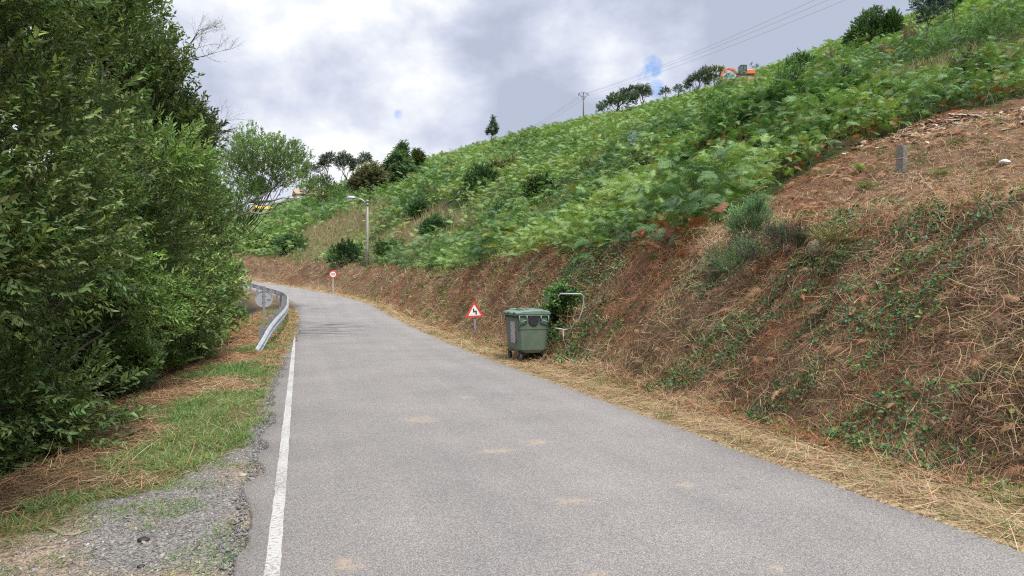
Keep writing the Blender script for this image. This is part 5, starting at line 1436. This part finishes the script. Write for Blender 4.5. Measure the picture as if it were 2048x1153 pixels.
def build_frame():
    """bent pipe frame left in the ivy behind the bin"""
    d = 16.5; b = at(1140, d)
    root = empty('pipe_frame', b, label='bent pale metal pipe frame sticking out of the ivy behind the bin', cat='metal frame')
    def p(u, v, dd=0): e = dirs(u) * (d + dd); return Vector((e[0], e[1], ztop(v, d + dd))) - b
    mb = MB(); mb.tube([p(1117, 600, .0), p(1117, 592, .0), p(1121, 588), p(1162, 588.5), p(1166, 592), p(1167, 606), p(1164, 622, -.06), p(1159, 638, -.08), p(1153, 648, -.06), p(1143, 656), p(1137, 659), p(1128, 660), p(1120, 658.5), p(1109, 657)], .020, 8); mb.build('bent_pipe', M_GALVPALE, root)
    mb = MB(); mb.tube([p(1126, 661), p(1128, 704)], .016, 8); mb.build('leg', M_GALVPALE, root)
    d2 = 17.0; b2 = at(1128, d2); cl = []
    for (u, v, r) in ((1118, 606, 14), (1135, 600, 16), (1150, 604, 13), (1112, 622, 16), (1130, 622, 18), (1148, 624, 14), (1116, 642, 15), (1134, 645, 16), (1120, 664, 16), (1140, 668, 16), (1112, 684, 14), (1132, 688, 16), (1108, 590, 12), (1128, 582, 12), (1150, 682, 12)):
        dd = d2 + random.uniform(.05, .5); e = dirs(u) * dd; cl.append(((e[0] - b2.x, e[1] - b2.y, ztop(v, dd) - b2.z), r * d2 / F_PX))
    tw = [twig_tmpl(7, .18, .065, .05, seed=90 + i, scatter=.8, ang=1.2, flat=.9) for i in range(3)]
    tree('ivy_bush', 'green ivy bush growing through the bent pipe frame behind the bin', 'bush', b2, cl, tw, 620, [(.07, .16, .05), (.09, .19, .06), (.055, .125, .05), (.15, .25, .06)], (0, .2, .9), .014, m=M_GLOSSY, kids=('foliage', 'stems'), up=.1)

def rock(name, label, u, v, w, h, m, seed, cat='stone', sink=.25):
    b, d = hit(u, v); sc = d / F_PX
    r = np.random.RandomState(seed); mb = MB(); n, k = 14, 9; vs = []
    ph = r.rand(6) * 6
    for i in range(k + 1):
        th = PI * i / k
        for j in range(n):
            a = 2 * PI * j / n; q = 1 + .10 * math.sin(3 * a + ph[0]) * math.sin(th) + .08 * math.sin(2 * a + 3 * th + ph[1]) + .05 * math.sin(5 * a - 4 * th + ph[2])
            vs.append((math.sin(th) * math.cos(a) * w / 2 * sc * q, math.sin(th) * math.sin(a) * w / 2 * sc * q, math.cos(th) * h / 2 * sc * q + h / 2 * sc * (1 - 2 * sink)))
    fs = [(i * n + j, (i + 1) * n + j, (i + 1) * n + (j + 1) % n, i * n + (j + 1) % n) for i in range(k) for j in range(n)]
    mb.add(vs, fs, True); o = mb.build(name, m, None, loc=b)
    tag(o, label, cat)

def build_small():
    # stone marker post
    b, d = hit(1803, 350); hgt = 58 * d / F_PX; w = 15.5 * d / F_PX
    root = empty('stone_post', b, label='weathered square stone post standing on the cleared slope', cat='post', rot=(math.radians(1.5), math.radians(1.2), .25))
    mb = MB(); vs = []
    for z, k in ((-.25, 1.04), (hgt * .3, 1.02), (hgt * .52, 1.0), (hgt * .56, .99), (hgt * .93, .97), (hgt, .88)):
        for x, y in ((-1, -1), (1, -1), (1, 1), (-1, 1)): vs.append((x * w / 2 * k + random.gauss(0, .006), y * w / 2 * k + random.gauss(0, .006), z + random.gauss(0, .008)))
    fs = [(i * 4 + k, i * 4 + (k + 1) % 4, i * 4 + 4 + (k + 1) % 4, i * 4 + 4 + k) for i in range(5) for k in range(4)] + [(3, 2, 1, 0), (20, 21, 22, 23)]
    mb.add(vs, fs); mb.build('shaft', M_GRANITE, root, .012)
    mb = MB(); mb.box((0, 0, hgt * .545), (w * 1.03, w * 1.03, .03)); mb.build('band', M_DEADWOOD, root, .005)
    rock('white_stone', 'smooth white stone lying on the cleared slope', 2010, 330, 20, 11, M_WHITESTONE, 1)
    rock('boulder', 'brown boulder bedded in the bank beside the grass tussock', 1632, 508, 38, 38, M_BOULDER, 2, 'boulder', .3)
    rock('dark_clod', 'small black clod lying on the grey gravel', 288, 1082, 22, 8, M_BLACK, 3, 'clod', .2)
    rock('dark_clod', 'smaller dark stone near the bottom edge of the gravel', 283, 1136, 14, 7, M_DARKMET, 4, 'clod', .2)
    def stick(name, label, pix, r, m, cat='stick', lift=.04):
        P = [hit(u, v)[0] + Vector((0, 0, lift)) for u, v in pix]; o0 = P[0].copy()
        mb = MB(); k = len(P); mb.tube([p - o0 for p in P], [r * (1 - .5 * i / (k - 1)) for i in range(k)], 7); o = mb.build(name, m, None, loc=o0)
        tag(o, label, cat)
    stick('stick', 'long thin stick lying on the litter below the stone post', [(1838, 352), (1852, 370), (1866, 385), (1881, 408)], .022, M_DEADWOOD)
    stick('log', 'pale bleached branch at the edge of the upper rubble', [(1888, 183), (1905, 187), (1922, 192), (1938, 193)], .07, M_PALEWOOD, 'log')
    stick('bark_strip', 'curled brown strip of bark lying on the gravel', [(95, 1056), (112, 1064), (128, 1072), (150, 1072), (178, 1062)], .013, M_DEADWOOD, 'bark', .008)

def build_digger():
    b = Vector((PAD[0], PAD[1], PAD[2]))
    yaw = math.atan2(-RGT[1], -RGT[0])
    root = empty('excavator', b, yaw, label='orange tracked excavator with black cab working on the hilltop', cat='excavator')
    k = .92
    S = lambda *a: tuple(x * k for x in a)
    for sy in (-1, 1):
        mb = MB(); o = []
        for i in range(9): a = PI / 2 + PI * i / 8; o.append((-1.35 + .38 * math.cos(a), .38 + .38 * math.sin(a)))
        for i in range(9): a = -PI / 2 + PI * i / 8; o.append((1.35 + .38 * math.cos(a), .38 + .38 * math.sin(a)))
        mb.prism([(x * k, z * k) for x, z in o], (sy * 1.0 - .22) * k, (sy * 1.0 + .22) * k)
        tr = mb.build('track', M_DARKMET, root, .03)
        for x in (-1.35, -.7, 0, .7, 1.35):
            mb = MB(); mb.tube([S(x, sy * 1.0 + .225 * -sy, .38), S(x, sy * 1.0 + .24 * sy, .38)], (.24 if abs(x) > 1 else .14) * k, 12); mb.build('roller', M_DARKMET, tr)
    mb = MB(); mb.box(S(0, 0, .55), S(1.6, 1.5, .3)); mb.tube([S(0, 0, .7), S(0, 0, .92)], .6 * k, 20); mb.build('undercarriage', M_DARKMET, root)
    mb = MB(); mb.prism([(x * k, z * k) for x, z in [(1.0, .92), (1.0, 1.15), (-1.7, 1.15), (-1.85, 1.05), (-1.8, .92)]], -1.05 * k, 1.05 * k); mb.build('deck', M_DARKMET, root, .03)
    mb = MB(); mb.prism([(x * k, z * k) for x, z in [(-.35, 1.15), (-.35, 1.95), (-1.5, 1.95), (-1.95, 1.7), (-2.05, 1.15)]], -1.05 * k, 1.05 * k); mb.build('engine_cover', M_ORANGE, root, .08)
    mb = MB(); mb.prism([(x * k, z * k) for x, z in [(-.35, .98), (-.35, 1.14), (-1.92, 1.14), (-1.85, .98)]], -1.06 * k, 1.06 * k); mb.build('skirt', M_DARKMET, root, .02)
    mb = MB(); mb.box(S(-1.2, .6, 1.9), S(.12, .12, .4)); mb.build('exhaust', M_DARKMET, root)
    # cab on the viewer's side, posts and panes
    y0, y1 = -.05, 1.02
    cab = MB()
    for x, z0, z1 in ((.95, 1.15, 2.55), (.25, 1.15, 2.78), (-.32, 1.15, 2.75)):
        for y in (y0, y1): cab.box(S(x if z1 < 2.7 else x, y, (z0 + z1) / 2), S(.09, .09, z1 - z0))
    cab.prism([(x * k, z * k) for x, z in [(1.0, 2.55), (.8, 2.78), (-.38, 2.78), (-.38, 2.70), (.76, 2.70), (.96, 2.50)]], (y0 - .05) * k, (y1 + .05) * k)
    cab.box(S(.3, (y0 + y1) / 2, 1.19), S(1.35, y1 - y0, .09))
    cab.box(S(.3, y1, 1.5), S(1.3, .05, .06))
    cb = cab.build('cab', M_BLACK, root, .01)
    mb = MB()
    for y in (y0, y1):
        mb.prism([(x * k, z * k) for x, z in [(.91, 1.25), (.91, 2.5), (.78, 2.68), (.30, 2.68), (.30, 1.25)]], (y - .012) * k, (y + .012) * k)
        mb.prism([(x * k, z * k) for x, z in [(.2, 1.7), (.2, 2.68), (-.27, 2.68), (-.27, 1.7)]], (y - .012) * k, (y + .012) * k)
    mb.box(S(.95, (y0 + y1) / 2, 1.88), S(.02, y1 - y0 - .1, 1.2)); mb.box(S(-.32, (y0 + y1) / 2, 2.2), S(.02, y1 - y0 - .1, .9))
    mb.build('window', M_GLASS, cb)
    mb = MB(); mb.box(S(.1, .5, 1.65), S(.5, .5, .12)); mb.box(S(-.12, .5, 1.95), S(.1, .46, .55)); mb.box(S(.15, .5, 1.4), S(.35, .4, .4)); mb.build('seat', M_BLACK, cb)
    by = -.42
    bm = [(.75, 1.1), (1.0, 1.1), (1.65, 2.0), (2.7, 2.32), (3.55, 2.02), (3.62, 2.18), (2.75, 2.66), (1.5, 2.42)]
    mb = MB(); mb.prism([(x * k, z * k) for x, z in bm], (by - .17) * k, (by + .17) * k); mb.build('boom', M_ORANGE, root, .02)
    am = [(3.35, 2.42), (3.62, 2.30), (4.05, 1.25), (4.38, .15), (4.22, .10), (3.72, 1.15), (3.38, 2.05)]
    mb = MB(); mb.prism([(x * k, z * k) for x, z in am], (by - .13) * k, (by + .13) * k); mb.build('dipper', M_ORANGE, root, .02)
    mb = MB(); mb.prism([(x * k, z * k) for x, z in [(4.42, .25), (4.2, .2), (3.75, -.2), (3.8, -.55), (4.25, -.7), (4.6, -.3)]], (by - .4) * k, (by + .4) * k); mb.build('bucket', M_DARKMET, root, .02)
    mb = MB(); mb.tube([S(.95, by, 1.3), S(2.1, by, 2.05)], .07 * k, 8); mb.tube([S(2.3, by, 2.72), S(3.4, by, 2.45)], .06 * k, 8); mb.tube([S(3.55, by + .02, 2.2), S(4.1, by + .02, .7)], .05 * k, 8); mb.build('ram', M_GALV, root)

def house(name, label, u, d, wdt, dep, hgt, rh, mw, mr, yaw, vz=None, wins=3):
    b = at(u, d)
    root = empty(name, b, yaw, label=label, cat='house')
    mb = MB(); mb.box((0, 0, hgt / 2 - 1), (wdt, dep, hgt + 2)); w = mb.build('wall', mw, root)
    mb = MB(); o = [(-dep / 2 - .4, hgt - .05), (dep / 2 + .4, hgt - .05), (0, hgt + rh)]
    mb.prism(o, -wdt / 2 - .4, wdt / 2 + .4, Matrix.Rotation(PI / 2, 4, 'Z')); rf = mb.build('roof', mr, root)
    mb = MB(); mb.box((wdt * .25, 0, hgt + rh * .9), (.6, .6, 1.3)); mb.build('chimney', mw, rf)
    for i in range(wins):
        x = -wdt / 2 + wdt * (i + .5) / wins
        mb = MB(); mb.box((x, -dep / 2, hgt * .55), (1.1, .12, 1.3)); f = mb.build('window', M_WHITE, root)
        mb = MB(); mb.box((x, -dep / 2 - .05, hgt * .55), (.9, .06, 1.1)); mb.build('pane', M_GLASS, f)

def build_houses():
    house('house', 'white house with ochre yellow roof glimpsed under the branches', 533, 190, 6.0, 5, 2.6, .9, M_WALL, M_OCHRE, .35)
    house('house', 'long house with pale clay roof behind the fine leaved tree', 632, 165, 9, 5, .9, 1.1, M_WALL, M_TILE, .15)

# ------------------------------------------------------------------ light and sky
def build_world():
    w = bpy.data.worlds.new('World'); scene.world = w; w.use_nodes = True
    nt = w.node_tree; nt.nodes.clear()
    out = N(nt, 'ShaderNodeOutputWorld'); bg = N(nt, 'ShaderNodeBackground'); bg.inputs['Strength'].default_value = .1
    sky = N(nt, 'ShaderNodeTexSky', sky_type='NISHITA', sun_disc=False)
    sky.sun_elevation = SUN_EL; sky.sun_rotation = SUN_ROT
    tc = N(nt, 'ShaderNodeTexCoord'); dv = tc.outputs['Generated']
    mp = N(nt, 'ShaderNodeMapping'); mp.inputs['Scale'].default_value = (1.0, 1.0, 1.45); mp.inputs['Rotation'].default_value = (0, .25, .4); mp.inputs['Location'].default_value = (.35, 1.7, .2)
    nt.links.new(dv, mp.inputs['Vector'])
    n1 = N(nt, 'ShaderNodeTexNoise', Scale=5.0, Detail=9.0, Roughness=.55, Distortion=.15); nt.links.new(mp.outputs[0], n1.inputs['Vector'])
    n2 = N(nt, 'ShaderNodeTexNoise', Scale=12.0, Detail=8.0, Roughness=.6, Distortion=.1); nt.links.new(mp.outputs[0], n2.inputs['Vector'])
    def lobe(u, v, deg, gain=1.0):
        q = dirs(u); vec = Vector((q[0], q[1], (HV - v) / F_PX)).normalized()
        dp = N(nt, 'ShaderNodeVectorMath', operation='DOT_PRODUCT'); nt.links.new(dv, dp.inputs[0]); dp.inputs[1].default_value = vec
        mr = N(nt, 'ShaderNodeMapRange', interpolation_type='SMOOTHSTEP'); mr.inputs['From Min'].default_value = math.cos(math.radians(deg)); mr.inputs['From Max'].default_value = 1.0
        mr.inputs['To Max'].default_value = gain
        nt.links.new(dp.outputs['Value'], mr.inputs['Value']); return mr.outputs[0]
    base = mth(nt, 'ADD', mth(nt, 'MULTIPLY', n1.outputs['Fac'], .75), mth(nt, 'MULTIPLY', n2.outputs['Fac'], .25))
    for (u, v, dg, g) in ((820, 285, 9, .14), (960, 60, 9, .07), (800, 20, 7, .12), (1130, 120, 5, .10), (1240, 150, 4, .11), (1310, 80, 5, .08), (520, 260, 6, .08), (640, 20, 8, .08), (1120, 20, 10, -.12), (900, 170, 9, -.10), (760, 180, 8, -.07), (1560, 70, 13, -.14), (1700, 20, 10, -.06), (560, 150, 9, -.05), (1050, 210, 8, -.04)):
        base = mth(nt, 'ADD', base, lobe(u, v, dg, g))
    cloud = ramp(nt, base, [(.35, (2.5, 2.75, 3.45)), (.43, (3.0, 3.25, 4.0)), (.505, (3.75, 3.97, 4.55)), (.575, (4.6, 4.75, 5.05)), (.64, (5.7, 5.7, 5.7))])
    # overcast brightens towards the zenith
    sx = N(nt, 'ShaderNodeSeparateXYZ'); nt.links.new(dv, sx.inputs[0])
    zf = mth(nt, 'MULTIPLY_ADD', mth(nt, 'MAXIMUM', mth(nt, 'SUBTRACT', sx.outputs['Z'], .38), 0.0), 1.9, 1.0)
    cm = N(nt, 'ShaderNodeVectorMath', operation='SCALE'); nt.links.new(cloud, cm.inputs[0]); nt.links.new(zf, cm.inputs['Scale'])
    cm2 = N(nt, 'ShaderNodeVectorMath', operation='SCALE'); nt.links.new(cm.outputs[0], cm2.inputs[0]); cm2.inputs['Scale'].default_value = CLOUD
    # gaps of blue
    gap = mth(nt, 'MAXIMUM', mth(nt, 'MAXIMUM', lobe(1306, 133, 1.05, 1.0), lobe(1312, 178, .9, .9)), mth(nt, 'MAXIMUM', lobe(797, 229, .5, .6), lobe(1286, 148, .9, .9)))
    n3 = N(nt, 'ShaderNodeTexNoise', Scale=27.0, Detail=7.0, Roughness=.62, Distortion=.3); nt.links.new(dv, n3.inputs['Vector'])
    g = mth(nt, 'MULTIPLY', gap, mth(nt, 'MULTIPLY_ADD', n3.outputs['Fac'], 7.0, -2.9))
    gr = ramp(nt, g, [(.12, (0, 0, 0)), (.45, (.28, .28, .28)), (1.0, (.72, .72, .72))])
    blue = N(nt, 'ShaderNodeMix', data_type='RGBA'); blue.inputs[0].default_value = .5
    nt.links.new(sky.outputs[0], blue.inputs[6]); blue.inputs[7].default_value = (.4, 1.7, 5.0, 1)
    c = mixc(nt, gr, cm2.outputs[0], blue.outputs[2])
    nt.links.new(c, bg.inputs['Color']); nt.links.new(bg.outputs[0], out.inputs[0])

CLOUD = 1.0
SUN_EL = math.radians(57); SUN_AZ = math.radians(172)      # azimuth from +Y towards +X
SUN_ROT = SUN_AZ
def build_light():
    li = bpy.data.lights.new('sun', 'SUN'); li.energy = 2.3; li.angle = math.radians(13); li.color = (1.0, .955, .89)
    o = bpy.data.objects.new('sun', li); COL.objects.link(o)
    v = Vector((math.sin(SUN_AZ) * math.cos(SUN_EL), math.cos(SUN_AZ) * math.cos(SUN_EL), math.sin(SUN_EL)))
    o.rotation_euler = v.to_track_quat('Z', 'Y').to_euler(); o.location = (0, 0, 60)

def build_camera():
    cam = bpy.data.cameras.new('camera'); o = bpy.data.objects.new('camera', cam); COL.objects.link(o)
    cam.sensor_width = 36; cam.lens = 36 * F_PX / 2048; cam.clip_end = 5000; cam.clip_start = .05
    o.location = (0, 0, EYE); o.rotation_euler = (PI / 2 + math.atan((HV - 576.5) / F_PX), 0, -YAW)
    scene.camera = o
    scene.view_settings.view_transform = 'Standard'; scene.view_settings.look = 'None'
    scene.view_settings.exposure = 1.0; scene.view_settings.gamma = 1
    c = scene.cycles
    c.use_denoising = False; c.filter_width = 1.15
    c.max_bounces = 6; c.diffuse_bounces = 3; c.glossy_bounces = 2; c.transmission_bounces = 3; c.transparent_max_bounces = 4
    c.use_adaptive_sampling = True; c.adaptive_threshold = .01
    c.caustics_reflective = False; c.caustics_refractive = False
    scene.render.use_persistent_data = False

build_camera(); build_world(); build_light()
build_ground(); build_road()
build_bracken(); build_bank_litter(); build_straw(); build_grass(); build_ivy(); build_gravel()
build_hedge_trees(); build_hill_trees()
build_signs(); build_barrier(); build_lamp(); build_power(); build_bin(); build_frame(); build_small(); build_digger(); build_houses()
